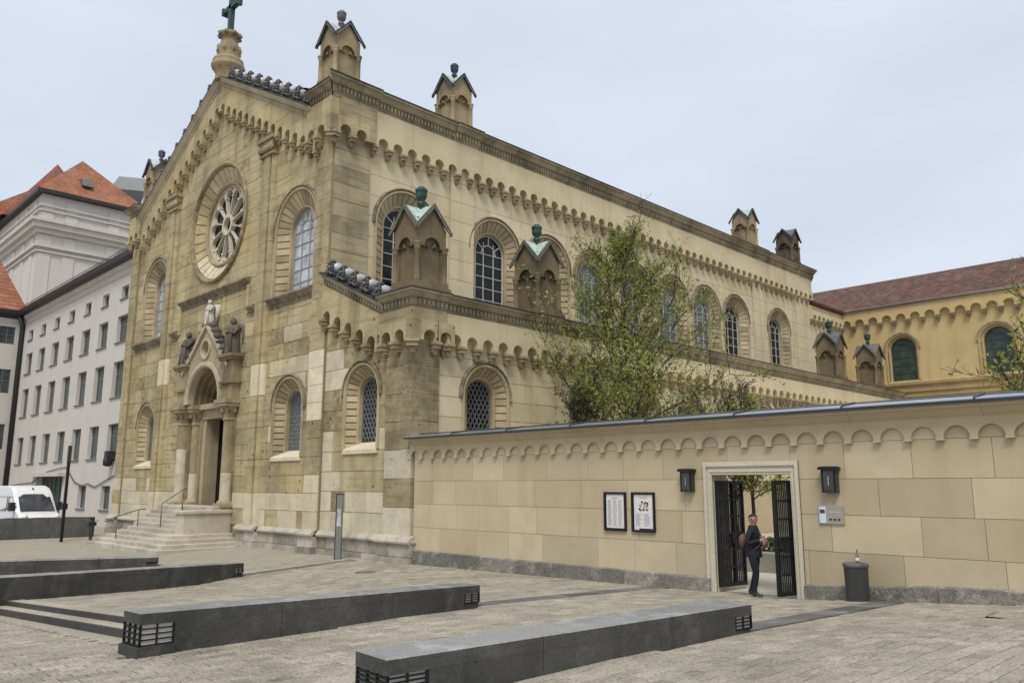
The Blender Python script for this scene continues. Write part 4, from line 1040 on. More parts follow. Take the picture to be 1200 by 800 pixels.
# plinth of rough granite
x = XW; r = random.Random(4)
while x < XE:
    e = x + r.uniform(1.0, 1.6)
    if x < GX0 - .1: e = min(e, GX0 - .12)
    top = .27 if x < GX0 else .30 + .235 * max(0, min(1, (x - 14.2) / 2.8))
    top2 = .27 if x < GX0 else .30 + .235 * max(0, min(1, (e - 14.2) / 2.8))
    m = MB(); m.tint = (r.random(), 0, .3)
    vs = [(x + .005, -.05, -.7), (e - .005, -.05, -.7), (e - .005, .05, -.7), (x + .005, .05, -.7), (x + .005, -.05, top - .02), (e - .005, -.05, top2 - .02), (e - .005, .055, top2 + .01), (x + .005, .055, top + .01)]
    m.add(vs, [[4, 5, 6, 7]] + [[q, (q + 1) % 4, (q + 1) % 4 + 4, q + 4] for q in range(4)]); m.build('plinth_block', 'granite_rough', wall)
    x = e
    if GX0 - .2 < x < GX1: x = GX1 + .2
# arch frieze in front of the top course
wp = .6
au = arch_unit(wp, .235, .47, .075, 12).mesh('frieze_arch', 'wall_trim')
cu = MB(); cu.fbox(lambda u, v, d: (u, -d, v), -.075, .075, -.045, .0, 0, .10); cu = cu.mesh('frieze_corbel', 'wall_trim')
n = int((XE - XW) / wp); off = 16.13 - round((16.13 - XW) / wp) * wp
for i in range(n):
    x = off + wp * i + .3
    if x + .3 > XE: break
    link('frieze_arch', au, wall, (x, .06, 3.30)); link('frieze_corbel', cu, wall, (x - .3, .06, 3.30))
m = MB()
for i in range(9):
    a, b = XW + (XE - XW) * i / 9 + .003, XW + (XE - XW) * (i + 1) / 9 - .003; m = MB(); m.tint = (.4 + .2 * rp.random(), 0, 0)
    m.sweep([[FWL(u, v, d) for d, v in ((-.05, 3.66), (.075, 3.67), (.09, 3.70), (.12, 3.72), (.24, 3.84), (.30, 3.86), (.30, 3.935), (-.3, 3.96))] for u in (a, b)], cap=True); m.build('cornice_stone', 'wall_trim', wall)
# zinc coping with standing seams
ns = 9; seams = [-.05 + (XE + .05) * i / ns for i in range(ns + 1)]
for a, b in zip(seams, seams[1:]):
    m = MB(); m.sweep([[(u, y, z) for y, z in ((-.30, 3.935), (-.31, 3.99), (-.27, 4.01), (.36, 4.115), (.40, 4.13), (.44, 4.115), (1.0, 3.97), (1.0, 3.9))] for u in (a, b)]); m.build('coping_sheet', 'zinc', wall)
    m = MB(); m.sweep([[(u, y, z) for y, z in ((-.325, 3.93), (-.325, 4.02), (-.27, 4.04), (.4, 4.16), (1.0, 4.0), (1.0, 3.95), (.4, 4.11), (-.26, 3.99))] for u in (b - .028, b)], cap=True); m.build('coping_seam', 'zinc_dark', wall)
m = MB(); m.sweep([[(u, y, z) for y, z in ((-.305, 3.925), (-.318, 3.93), (-.318, 3.975), (-.305, 3.98))] for u in (-.05, XE)]); m.sweep([[(u, y, z) for y, z in ((.3, 4.115), (.4, 4.15), (.5, 4.10))] for u in (-.05, XE)]); m.build('coping_edge', 'zinc_dark', wall)
# gate frame
m = MB(); m.tint = (.5, 0, 0); fo = Op(gate.c, -.6, GT + .30, gate.r + .24, 'rect')
def gframe(m, r0, d): pass
for (o_, i_, d) in ((.30, .0, .03), (.30, .19, .075), (.12, .06, .05)):
    for sg in (-1, 1):
        u0, u1 = sorted((gate.c + sg * (gate.r + i_ * .66), gate.c + sg * (gate.r + o_ * .66))); m.fbox(FWL, u0, u1, -.5, GT + i_, -.2, d)
    m.fbox(FWL, gate.c - gate.r - o_ * .66, gate.c + gate.r + o_ * .66, GT + i_, GT + o_, -.2, d)
m.build('gate_frame', 'gate_frame_stone', wall)
m = MB(); m.tint = (.4, 0, .1); m.box(GX0 - .12, GX0 + .006, .1, .73, -.5, GT - .006); m.box(GX1 - .006, GX1 + .12, .1, .73, -.5, GT - .006); m.box(GX0 + .006, GX1 - .006, .1, .73, GT - .005, GT + .1); m.build('gate_reveal', 'gate_frame_stone', wall)
# gate leaves
def leaf(hx, hy, wdt, ang, label, flip, z0):
    th = thing('gate_leaf', label, 'gate', (hx, hy, z0), ang, 'iron gate leaves')
    hh = 2.50; t = .035
    m = MB(); m.box(0, .05, -t, t, .06, hh); m.box(wdt - .05, wdt, -t, t, .06, hh); m.box(.05, wdt - .05, -t, t, .06, .14); m.box(.05, wdt - .05, -t, t, hh - .06, hh); m.build('leaf_frame', 'iron_dark', th)
    for k in range(1, 6): m = MB(); z = .1 + (hh - .15) * k / 6; m.box(.05, wdt - .05, -.028, .028, z - .02, z + .02); m.build('rail', 'iron_dark', th)
    nb = max(3, int(wdt / .055))
    for k in range(1, nb): m = MB(); x = wdt * k / nb; m.box(x - .011, x + .011, -.012, .012, .14, hh - .06); m.build('bar', 'iron_dark', th)
    m = MB(); m.tube([(wdt - .09, -.1, 1.15), (wdt - .09, -.06, 1.15), (wdt - .18, -.1, 1.15)], .012, 6); m.box(wdt - .14, wdt - .05, -.05, .05, 1.05, 1.25); m.build('lock', 'iron_dark', th)
    return th
leaf(GX0 + .05, .13, .60, R(80), 'dark iron barred gate leaf folded back against the posters side of the gateway', 0, .0)
leaf(GX0 + .13, .66, .42, R(80), 'black iron barred gate leaf standing open in the gateway, nearer the walking man', 0, .0)
leaf(GX1 - .06, .12, .58, R(180 + 78), 'dark iron barred gate leaf swung outwards beside the intercom', 1, .0)

# ---- wall lanterns
plain('lamp_glass_dark', (.04, .042, .042, 1), .25, 0, .2, 8., spec=.6)
def lantern(x, label):
    th = thing('wall_lantern', label, 'lamp', (x, -.0, 2.22), 0, 'square wall lanterns either side of the gate')
    m = MB(); m.box(-.16, .16, -.10, .05, .02, .50); m.build('housing', 'anthracite_paint', th)
    m = MB(); m.bbox(-.21, .21, -.15, .05, .50, .57, .03); m.build('cap', 'iron_dark', th)
    m = MB(); m.box(-.11, .11, -.115, -.095, .07, .46); m.build('pane', 'lamp_glass_dark', th)
    for s in (-.145, .125): m = MB(); m.box(s, s + .02, -.12, -.1, .02, .5); m.build('edge_bar', 'iron_dark', th)
    m = MB(); m.box(-.006, .006, -.125, -.112, .16, .36); m.build('tube_lamp', 'lead_pale', th)
lantern(10.97, 'black box lantern on the wall between the posters and the gate'); lantern(14.5, 'black box lantern on the wall above the intercom')
# ---- notice boards
t = NT('poster_paper')
w1 = t.noise(6, 3, .5, (3, 1, 9)); c = t.mixc(t.ramp(w1, .45, .6, 0, .25), (.70, .70, .69, 1), (.62, .47, .47, 1)); t.col(c); t.rough(.5, .4)
plain('print_ink', (.10, .10, .11, 1), .6); plain('print_grey', (.42, .41, .42, 1), .6); plain('print_green', (.42, .52, .44, 1), .6); plain('print_pink', (.58, .43, .43, 1), .6); plain('print_brown', (.26, .125, .085, 1), .6, 0, .5, 30.)
def board(x, label, kind):
    th = thing('notice_board', label, 'notice board', (x, .06, 1.23), 0, 'framed notice boards on the wall')
    w, h, t = .72, .99, .05
    for nm, a in (('frame_side', (-w / 2, -w / 2 + t, 0, h)), ('frame_side', (w / 2 - t, w / 2, 0, h)), ('frame_rail', (-w / 2 + t, w / 2 - t, 0, t)), ('frame_rail', (-w / 2 + t, w / 2 - t, h - t, h))):
        m = MB(); m.box(a[0], a[1], -.06, 0, a[2], a[3]); m.build(nm, 'iron_dark', th)
    m = MB(); m.box(-w / 2 + .02, w / 2 - .02, -.015, 0, .02, h - .02); m.build('back_panel', 'anthracite_paint', th)
    m = MB(); pw, p0, p1 = .29, .07, .93
    if kind: m.box(-pw, -.14, -.026, -.018, .045, .30); 
    m.box(-pw + .004, pw, -.028, -.018, .09 if kind else p0, p1); sh = m.build('poster', 'poster_paper', th)
    r = random.Random(3 + kind); y = -.0305
    def ink(n, mat, a, b, c_, d): q = MB(); q.add([(a, y, c_), (b, y, c_), (b, y, d), (a, y, d)], [[0, 1, 2, 3]]); q.build(n, mat, sh)
    if not kind:
        m1 = MB(); m2 = MB(); m3 = MB()
        ink('headline', 'print_ink', -.1, .09, .82, .835)
        for ci, (c0, mm_) in enumerate(((-.24, m1), (-.07, m2), (.10, m3))):
            z = .78
            while z > .12:
                L = r.uniform(.09, .145); mm_.add([(c0, y, z), (c0 + L, y, z), (c0 + L, y, z + .008), (c0, y, z + .008)], [[0, 1, 2, 3]]); z -= .0165
        m1.build('text_column', 'print_grey', sh)['kind'] = 'stuff'; m2.build('text_column', 'print_pink', sh)['kind'] = 'stuff'; m3.build('text_column', 'print_green', sh)['kind'] = 'stuff'
    else:
        ink('headline', 'print_grey', -.13, .14, .855, .87); ink('headline', 'print_grey', -.09, .12, .83, .838)
        m1 = MB()
        for k in range(34):
            a, z = r.uniform(-.15, .13), r.uniform(.50, .73); s = r.uniform(.02, .06); m1.add([(a, y, z), (a + s, y, z), (a + s, y, z + s * .9), (a, y, z + s * .9)], [[0, 1, 2, 3]])
        m1.build('printed_emblem', 'print_brown', sh)['kind'] = 'stuff'
        m2 = MB(); z = .45
        while z > .14:
            for c0 in (-.24, .02):
                L = r.uniform(.12, .22); m2.add([(c0, y, z), (c0 + L, y, z), (c0 + L, y, z + .008), (c0, y, z + .008)], [[0, 1, 2, 3]])
            z -= .019
        m2.build('text_lines', 'print_grey', sh)['kind'] = 'stuff'
board(8.69, 'black framed notice board with a columned programme sheet', 0); board(9.59, 'black framed notice board with a poster bearing a brown emblem', 1)
# ---- intercom plate
th = thing('intercom_plate', 'brushed steel intercom and name plate on the wall by the gate', 'intercom', (14.45, .06, 1.59))
plain('brushed_steel', (.46, .43, .36, 1), .4, .7, .08, 20., stretch=(1, 1, 12)); plain('screen_pale', (.62, .68, .76, 1), .2, 0, .1, 10.)
m = MB(); m.bbox(-.27, .27, -.035, 0, 0, .38, .0); m.build('plate', 'brushed_steel', th)
m = MB(); m.box(-.25, -.11, -.05, -.035, .02, .36); s_ = m.build('speaker_panel', 'screen_pale', th)
m = MB(); m.box(-.235, -.125, -.055, -.05, .22, .30); m.build('screen', 'lamp_glass_dark', s_)
m = MB(); m.box(-.05, .21, -.038, -.035, .235, .262); m.build('name_line', 'print_grey', th)
for k in range(3): m = MB(); m.box(-.045 + .09 * k, .01 + .09 * k, -.042, -.035, .075, .115); m.build('call_button', 'anthracite_paint', th)
# ---- litter bin with a bottle on it
th = thing('litter_bin', 'dark grey cylindrical litter bin against the wall by the intercom', 'bin', (15.06, -.38, G(15.06, -.38)))
m = MB(); m.smooth = True; m.lathe((0, 0, 0), [(.215, -.02), (.215, .02), (.23, .62), (.23, .655)], 20); m.build('body', 'anthracite_paint', th)
m = MB(); m.smooth = True; m.lathe((0, 0, 0), [(.235, .655), (.245, .66), (.245, .715), (.235, .73), (.16, .735), (.16, .70)], 20); m.build('rim', 'lead_dark', th)
glass('bottle_glass', (.16, .17, .12, 1), .1, .7)
b = MB(); b.smooth = True; b.lathe((0, 0, 0), [(.036, 0), (.038, .02), (.038, .12), (.03, .15), (.016, .19), (.014, .24), (.017, .245), (.015, .26)], 12)
bo = b.build('glass_bottle', 'bottle_glass', None, (15.12, -.42, G(15.06, -.38) + .736)); tag(bo, 'small clear glass bottle left standing on the litter bin', 'bottle')
m = MB(); m.lathe((0, 0, .05), [(.039, 0), (.039, .06)], 12); m.build('bottle_label', 'poster_paper', bo)
# ---- information pylon by the church
th = thing('information_pylon', 'tall slim grey steel information pylon before the aisle front', 'sign pillar', (-3.2, -.68, G(-3.2, -.68)), R(38))
plain('pylon_steel', (.25, .255, .24, 1), .45, .5, .1, 3.)
m = MB(); m.box(-.10, .10, -.07, .07, 0, 2.26); m.build('shaft', 'pylon_steel', th)
m = MB(); m.box(-.125, -.10, -.08, .08, 0, 2.29); m.box(-.10, .115, -.08, .08, 2.26, 2.29); m.build('edge_cover', 'iron_dark', th)
m = MB(); m.box(-.07, .07, -.074, -.07, 1.15, 1.75); m.build('text_panel', 'lead_pale', th)
# ---- manhole covers
for i, (x, y, lab) in enumerate(((1.0, -2.3, 'round cast iron manhole cover set in the paving near the church corner'), (13.0, -9.2, 'round cast iron manhole cover set in the paving beside the bench nearest the gate'))):
    th = thing('manhole_cover', lab, 'manhole', (x, y, G(x, y)), 0, 'round manhole covers')
    m = MB(); m.lathe((0, 0, 0), [(.40, -.02), (.40, .006), (.36, .008)], 24); m.build('rim', 'basalt_strip', th)
    m = MB(); m.lathe((0, 0, 0), [(.35, -.02), (.35, .007)], 24)
    m.build('lid', 'paver_stone', th)

th = thing('access_cover', 'square iron access cover set in the paving before the plain end of the wall', 'manhole', (18.35, -2.5, G(18.35, -2.5)))
m = MB(); m.box(-.34, .34, -.34, .34, -.03, .006); m.build('frame', 'iron_dark', th); m = MB(); m.box(-.31, .31, -.31, .31, -.03, .011); m.build('lid', 'paver_stone', th)
# ================================================================== HANDRAILS on the church stairs
for (xh, y0, z0, y1, z1, ext) in ((-18.35, -3.05, .0, -2.1, .30, 1), (-16.0, -1.95, .60, -1.0, 1.25, 0)):
    m = MB(); m.smooth = True; hr = .95; r0 = .024
    pts = [(xh, y0 - (.55 if ext else .0), z0 + hr - (.22 if ext else 0)), (xh, y0, z0 + hr), (xh, y1, z1 + hr), (xh, y1 + (.35 if ext else .15), z1 + hr + .02)]
    m.tube(pts, r0, 8); o = m.build('handrail', 'lead_dark', root)
    for y, z in ((y0, z0), (y1, z1)):
        m = MB(); m.smooth = True; m.tube([(xh, y, z - .05), (xh, y, z + hr)], r0, 8); m.build('rail_post', 'lead_dark', o)

# ================================================================== GREY BUILDING AND WING AT THE LEFT
stone('pale_plaster', (.57, .535, .50, 1), None, (.46, .41, .38, 1), var=.05, stain=.25, streak=.3, grain=.08)
stone('pale_trim', (.57, .535, .50, 1), None, (.40, .36, .33, 1), var=.05, stain=.3, streak=.3, grain=.08)
glass('office_glass', (.05, .062, .066, 1), .1, .7); plain('office_frame', (.13, .15, .15, 1), .5); plain('roof_gutter', (.035, .035, .037, 1), .5, .3, .2)
def tiles(name, c1, c2, sc):
    t = NT(name); v = t.n.new('ShaderNodeTexVoronoi'); v.inputs['Scale'].default_value = sc; t.l.new(t.pos, v.inputs['Vector'])
    wv = t.n.new('ShaderNodeTexWave'); wv.bands_direction = 'Z'; wv.inputs['Scale'].default_value = sc * .32; wv.inputs['Distortion'].default_value = .4; t.l.new(t.pos, wv.inputs['Vector'])
    c = t.mixc(t.ramp(v.outputs['Color'], .2, .8), c1, c2); c = t.mixc(t.ramp(t.noise(.5, 5), .4, .7, 0, .5), c, tuple(x * .45 for x in c2[:3]) + (1,))
    c = t.scale_col(c, t.ramp(wv.outputs['Fac'], 0, 1, .8, 1.1)); t.col(c); t.rough(.8, .2); t.bump(wv.outputs['Fac'], .5, .03)
tiles('roof_orange', (.36, .16, .095, 1), (.27, .11, .065, 1), 2.5); tiles('roof_red_brown', (.175, .09, .065, 1), (.085, .05, .04, 1), 3.2)
bld = thing('office_building', 'long pale plaster building with rows of recessed windows adjoining the church', 'building', (-45, 2, -.6))
GB = FY(2.0); ox, oy, oz = -45, 2, -.6
def loc(F): return lambda u, v, d: tuple(a - b for a, b in zip(F(u, v, d), (ox, oy, oz)))
LB = loc(GB); rows = [(15.1, 16.0, .68, -58.05, 3.82, 8), (12.05, 13.9, .95, -57.85, 3.78, 8), (8.25, 10.7, .98, -57.85, 3.78, 8), (4.18, 6.45, .98, -57.85, 3.78, 8), (.78, 2.34, .85, -40.35, 4.75, 2)]
ops = [Op(x0 + p * k, a, b, hw, 'rect') for a, b, hw, x0, p, n in rows for k in range(n)] + [Op(-48.4, -.6, 3.05, 3.4, 'rect')]
cuts = sorted(set(v for r_ in rows for v in r_[:2]) | {3.05}); wall_mesh(-60.8, -28.4, courses(-.9, 17.5, 30, cuts), LB, 0, ops, None, .5).build('wall', 'pale_plaster', bld)
for o in ops[:-1]:
    m = MB(); d = -.24; m.fbox(LB, o.c - o.r, o.c + o.r, o.base, o.spring, d - .1, d - .04); wn_ = m.build('window', 'office_glass', bld)
    m = MB(); t = .06
    for u in (o.c - o.r, o.c - t / 2, o.c + o.r - t): m.fbox(LB, u, u + t, o.base, o.spring, d - .05, d)
    for v in ([o.base, o.spring - t] + ([o.base + (o.spring - o.base) * .64] if o.spring - o.base > 1.2 else [])): m.fbox(LB, o.c - o.r + t, o.c + o.r - t, v, v + t, d - .05, d - .003)
    m.build('window_frame', 'office_frame', wn_)
    m = MB(); m.fbox(LB, o.c - o.r - .08, o.c + o.r + .08, o.base - .09, o.base - .002, -.24, .09); m.build('window_sill', 'office_frame', wn_)
m = MB(); m.fbox(LB, -51.8, -45.0, -.6, 3.05, -.6, -.5); gt = m.build('garage_gate', 'copper_dark', bld)
for k in range(6): m = MB(); m.fbox(LB, -51.8 + 1.13 * k, -51.72 + 1.13 * k, -.6, 3.0, -.5, -.44); m.build('gate_bar', 'office_frame', gt)
m = MB(); m.fbox(LB, -52.6, -44.4, 3.05, 3.35, -.1, .5); m.build('gate_hood', 'pale_trim', bld)
m = MB(); m.fbox(LB, -60.8, -28.4, 16.75, 16.85, -.05, .06); m.sweep([[LB(u, v, d) for d, v in ((0, 17.2), (.12, 17.25), (.2, 17.5), (.5, 17.6))] for u in (-60.8, -28.4)]); m.build('eaves_moulding', 'pale_trim', bld)
m = MB(); m.sweep([[LB(u, v, d) for d, v in ((.0, 17.5), (.55, 17.55), (.72, 17.62), (.75, 18.0), (.5, 18.05), (-6, 18.6))] for u in (-61.2, -28.4)], cap=True); m.build('roof', 'roof_gutter', bld)
m = MB()
for k in range(60): m.tube([LB(-60 + .53 * k, 18.05, .3), LB(-60 + .53 * k, 18.55, .3)], .025, 4)
m.tube([LB(-60.5, 18.55, .3), LB(-28.5, 18.55, .3)], .03, 5); m.tube([LB(-60.5, 18.3, .3), LB(-28.5, 18.3, .3)], .03, 5); so_ = m.build('snow_guard', 'lead_dark', bld); so_['kind'] = 'stuff'
for x, nm in ((-60.3, .22), (-29.6, .13)): m = MB(); m.smooth = True; m.tube([LB(x, 17.6, .5), LB(x, 16.6, .2), LB(x, -.5, .2)], nm, 8); m.build('downpipe', 'roof_gutter', bld)
# cables sagging along the front
m = MB(); cab = [(-29.8, 3.9), (-33.2, 3.2), (-36, 2.6), (-37.6, 2.25), (-39.2, 2.5), (-40.4, 2.35), (-42, 2.6), (-44.2, 3.7), (-46.5, 3.6), (-49, 3.4), (-52.8, 2.6), (-56, 2.5), (-60, 2.3)]
m.tube([LB(x, z, .06) for x, z in cab], .032, 5); m.build('cable', 'roof_gutter', bld)
m = MB(); m.fbox(LB, -34.9, -34.3, 4.0, 4.6, 0, .5); m.smooth = True; m.lathe(LB(-34.6, 3.6, .35), [(.12, 0), (.28, .1), (.28, .5), (.1, .6)], 10); m.build('wall_lamp', 'roof_gutter', bld)
# wing
bw = thing('building_wing', 'pale plaster wing with wide windows and steep orange roof at the street corner', 'building', (-60.8, -5, -.6)); ox, oy, oz = -60.8, -5, -.6
LW = loc(FX(-60.8)); wr = [(14.95, 16.55), (10.5, 12.65), (5.5, 7.75), (1.0, 3.2)]
ops = [Op(yc, a, b, .62, 'rect') for a, b in wr for yc in (.75, -1.6, -3.9, -6.2)]
wall_mesh(-14, 1.95, courses(-.9, 17.6, 30, [v for q in wr for v in q]), LW, 0, ops, None, .5).build('wall', 'pale_plaster', bw)
for o in ops:
    m = MB(); m.fbox(LW, o.c - o.r, o.c + o.r, o.base, o.spring, -.25, -.12); wn_ = m.build('window', 'office_glass', bw); m = MB()
    for u in (o.c - o.r, o.c - .03, o.c + o.r - .06): m.fbox(LW, u, u + .06, o.base, o.spring, -.13, -.07)
    for v in (o.base, (o.base + o.spring) / 2, o.spring - .06): m.fbox(LW, o.c - o.r + .06, o.c + o.r - .06, v, v + .06, -.13, -.073)
    m.build('window_frame', 'office_frame', wn_)
m = MB(); m.sweep([[LW(u, v, d) for d, v in ((0, 17.3), (.3, 17.5), (.55, 17.65), (.6, 18.0), (.3, 18.1))] for u in (-14, 2.0)], cap=True); m.build('eaves', 'roof_gutter', bw)
m = MB(); P = lambda x, y, z: (x - ox, y - oy, z - oz)
m.add([P(-60.4, 2.2, 18.0), P(-60.4, -14, 18.0), P(-66.5, -14, 27.0), P(-66.5, -1.2, 27.0), P(-72, 2.2, 18)], [[0, 3, 2, 1], [0, 4, 3]]); m.build('roof', 'roof_orange', bw)

# ================================================================== THEATRE TOWER far behind
tw = thing('theatre_tower', 'tall pale classical tower block with heavy cornices and orange hipped roof beyond the offices', 'building', (-110, 18, 0)); ox, oy, oz = -110, 18, 0
TX, TY0, TY1 = -102., 12., 26.
m = MB(); m.box(-135 - ox, TX - ox, TY0 - oy, TY1 - oy, 0, 43.2); m.build('wall', 'pale_plaster', tw)
def band(nm, z0, z1, p, mat='pale_trim'):
    m = MB(); m.box(-135 - ox, TX + p - ox, TY0 - p - oy, TY1 + p - oy, z0, z1); return m.build(nm, mat, tw)
for z0, z1, p in ((41.4, 41.6, .3), (40.7, 40.9, .3)): band('band', z0, z1, p)
for z0, z1, p in ((38.9, 39.3, 1.3), (38.1, 38.9, .95), (37.4, 38.1, .4)): band('cornice', z0, z1, p)
for z0, z1, p in ((35.4, 35.75, .45), (34.7, 34.9, .3)): band('band', z0, z1, p)
band('eaves', 43.2, 43.75, .9, 'roof_gutter')
for z0, z1 in ((0, 34.6), (35.7, 37.2), (39.3, 40.6), (41.0, 42.6)):
    for y in (TY0 + .1, TY0 + 3.2, TY1 - 5, TY1 - 2.0): m = MB(); m.box(TX - ox, TX + .12 - ox, y - oy, y + 1.6 - oy, z0, z1); m.build('pilaster', 'pale_plaster', tw)
    for x in (TX - 2.0, TX - 6.5, TX - 12): m = MB(); m.box(x - 1.6 - ox, x - ox, TY0 - .12 - oy, TY0 - oy, z0, z1); m.build('pilaster', 'pale_plaster', tw)
m = MB(); e = .8; za_ = 43.75
m.add([P(TX + e, TY0 - e, za_), P(TX + e, TY1 + e, za_), P(-109, 18.6, 52.1), P(-121, 18.6, 52.1), P(-124, TY0 - e, za_), P(-124, TY1 + e, za_)], [[0, 1, 2], [0, 2, 3, 4], [1, 5, 3, 2]]); rf = m.build('roof', 'roof_orange', tw)
m = MB(); m.add([P(-118, 10.5, za_), P(-118, 27, za_), P(-121.6, 18.3, 55.2), P(-150, 18.3, 55.2), P(-150, 10.5, za_)], [[0, 1, 2], [0, 2, 3, 4]]); m.build('rear_roof', 'roof_orange', tw)
m = MB(); m.prism(lambda u, v, d: P(TX - 1.2 + d * .0 - (v - 46.2) * .75 + d, u, v), [(17.2, 46.0), (18.6, 46.0), (18.6, 47.4), (17.2, 47.4)], -.6, .5); m.build('dormer', 'lead_dark', rf)
m = MB(); m.add([P(-128, 30, 58.2), P(-118, 33, 55.6), P(-117, 31, 52.4), P(-127, 28.3, 55.0)], [[0, 1, 2, 3]]); m.build('skylight', 'pylon_steel', tw)
m = MB(); m.add([P(-127, 28.3, 55.2), P(-117, 31, 52.6), P(-117, 30.5, 50.2), P(-127, 28, 50)], [[0, 1, 2, 3]]); m.build('skylight_wall', 'roof_slate', tw)
# low link with orange roof to the far left
lk = thing('theatre_side_block', 'pale side block with dull red roof left of the theatre tower', 'building', (-150, 14, 0)); ox, oy, oz = -150, 14, 0
m = MB(); m.box(-175 - ox, -126 - ox, 9 - oy, 31 - oy, 0, 45.6); m.build('wall', 'pale_plaster', lk)
m = MB(); m.box(-175 - ox, -125.4 - ox, 8.4 - oy, 9 - oy, 45, 45.7); m.build('eaves', 'roof_gutter', lk)
m = MB(); m.add([P(-175, 8.4, 45.7), P(-125.4, 8.4, 45.7), P(-130, 20, 55), P(-175, 20, 55), P(-125.4, 31.6, 45.7), P(-175, 31.6, 45.7)], [[0, 1, 2, 3], [1, 4, 2], [4, 5, 3, 2]]); m.build('roof', 'roof_orange', lk)

# ================================================================== CHOIR BLOCK AND YELLOW WING (right)
FC = FX(XN); YB = 50.5
chb = Op(46.4, 10.2, 13.2, 1.25)
m = wall_mesh(44.2, YB, courses(0, 16.55, 1.2), FC, 0, [chb]); chs = m.build('choir_wall', 'flank_stone', church)
arched_window(FC, chb, .8, 'bars', sill=False)
for i in range(8): link('frieze_arch', me_arch, chs, (XN, 44.6 + i * nav_p, 15.45), R(90)); link('corbel', me_corb, chs, (XN, 44.2 + i * nav_p, 15.45), R(90))
m = MB(); m.fbox(FC, 44.2, YB, 16.15, 16.6, -.1, .2); m.build('frieze_band', 'flank_stone', chs)
m = MB(); m.sweep([[FC(u, v, d) for d, v in ((.1, 16.6), (.45, 16.7), (.5, 16.85), (-6, 19.4))] for u in (44.2, YB + .5)]); m.build('choir_roof', 'roof_red_brown', church)
yw = thing('yellow_wing', 'yellow plastered wing with arched windows, corbel frieze and red-brown tiled roof', 'building', (0, YB, 0)); ox, oy, oz = 0, YB, 0
YW = loc(FY(YB)); yo = [Op(-1.2 + 6.85 * k, 10.65, 13.2, 1.12) for k in range(4)]
wall_mesh(-5.9, 24, courses(-.5, 16.4, 1.3, [10.65]), YW, 0, yo).build('wall', 'yellow_plaster', yw)
for o in yo:
    m = MB(); m.tint = (.5, 0, .2)
    arch_sweep(m, YW, o.c, o.base, o.spring, [(1.3, -.02), (1.3, .08), (1.18, .1), (1.12, .02), (1.12, -.14), (1.0, -.14), (.96, -.2), (.96, -.5)], 16); sr = m.build('window_surround', 'yellow_trim', yw)
    m = MB(); arch_sweep(m, YW, o.c, o.spring, o.spring, [(1.42, -.02), (1.42, .14), (1.3, .16), (1.3, .02)], 16); m.build('hood_mould', 'cornice_stone', sr)
    pts = [(u, v) for u, v, _, _ in arch_pts(o.c, o.base, o.spring, .97, 14)]; m = MB(); m.prism(YW, pts[::-1], -.5, -.42); g = m.build('window', 'glass_green', yw); m = MB()
    for u in (-.33, .33): m.fbox(YW, o.c + u - .035, o.c + u + .035, o.base, o.spring + .1, -.42, -.37)
    for k in range(5): v = o.base + (o.spring - o.base) * k / 4; m.fbox(YW, o.c - .95, o.c + .95, v - .03, v + .03, -.42, -.38)
    arch_sweep(m, YW, o.c, o.spring, o.spring, [(.5, -.42), (.5, -.37), (.43, -.37), (.43, -.42)], 10); arch_sweep(m, YW, o.c, o.base, o.spring, [(.97, -.42), (.97, -.36), (.88, -.36), (.88, -.42)], 12)
    m.build('window_frame', 'copper_dark', g)
m = MB(); m.tint = (.3, 0, .4)
m.sweep([[YW(u, v, d) for d, v in ((0, 9.2), (.1, 9.3), (.1, 9.6), (.22, 9.7), (.22, 10.1), (.4, 10.25), (.42, 10.45), (-.1, 10.62))] for u in (-5.9, 24)]); m.build('sill_course', 'yellow_trim', yw)
me_arch_y = arch_unit(1.1, .38, .75, .2).mesh('frieze_arch', 'yellow_trim'); me_arch_y = arch_unit(1.1, .38, .75, .34, stilt=.1).mesh('frieze_arch', 'yellow_plaster')
for i in range(27):
    x = -5.4 + 1.1 * i
    if x > 22: break
    link('frieze_arch', me_arch_y, yw, (x, 0, 15.6)); o = link('corbel', me_corb, yw, (x - .55, 0, 15.6)); o.scale = (1.3, 1.2, 1.0)
m = MB(); m.fbox(YW, -5.9, 24, 16.3, 16.75, -.1, .33); m.build('frieze_band', 'yellow_plaster', yw)
m = MB(); m.sweep([[YW(u, v, d) for d, v in ((.1, 16.75), (.5, 16.78), (.56, 16.9), (.4, 16.95))] for u in (-5.5, 24)]); m.build('gutter', 'zinc', yw)
m = MB(); m.add([(-16, -.45, 16.92), (24, -.45, 16.92), (24, 6, 20.55), (-16, 6, 20.55)], [[0, 1, 2, 3]]); m.build('roof', 'roof_red_brown', yw)

# ================================================================== TREES
t = NT('leaf_green'); a = t.n.new('ShaderNodeAttribute'); a.attribute_name = 'tint'; q = t.n.new('ShaderNodeSeparateColor'); t.l.new(a.outputs['Color'], q.inputs[0])
c = t.mixc(q.outputs[0], (.16, .20, .04, 1), (.40, .43, .11, 1)); t.col(c); t.rough(.55, .3)
tr_ = t.n.new('ShaderNodeBsdfTranslucent'); t.l.new(c, tr_.inputs[0]); ms = t.n.new('ShaderNodeMixShader'); ms.inputs[0].default_value = .45
out = [n for n in t.n if n.type == 'OUTPUT_MATERIAL'][0]; t.l.new(t.b.outputs[0], ms.inputs[1]); t.l.new(tr_.outputs[0], ms.inputs[2]); t.l.new(ms.outputs[0], out.inputs[0])
t = NT('leaf_dark'); a = t.n.new('ShaderNodeAttribute'); a.attribute_name = 'tint'; q = t.n.new('ShaderNodeSeparateColor'); t.l.new(a.outputs['Color'], q.inputs[0])
t.col(t.mixc(q.outputs[0], (.028, .045, .016, 1), (.085, .11, .035, 1))); t.rough(.6, .3)
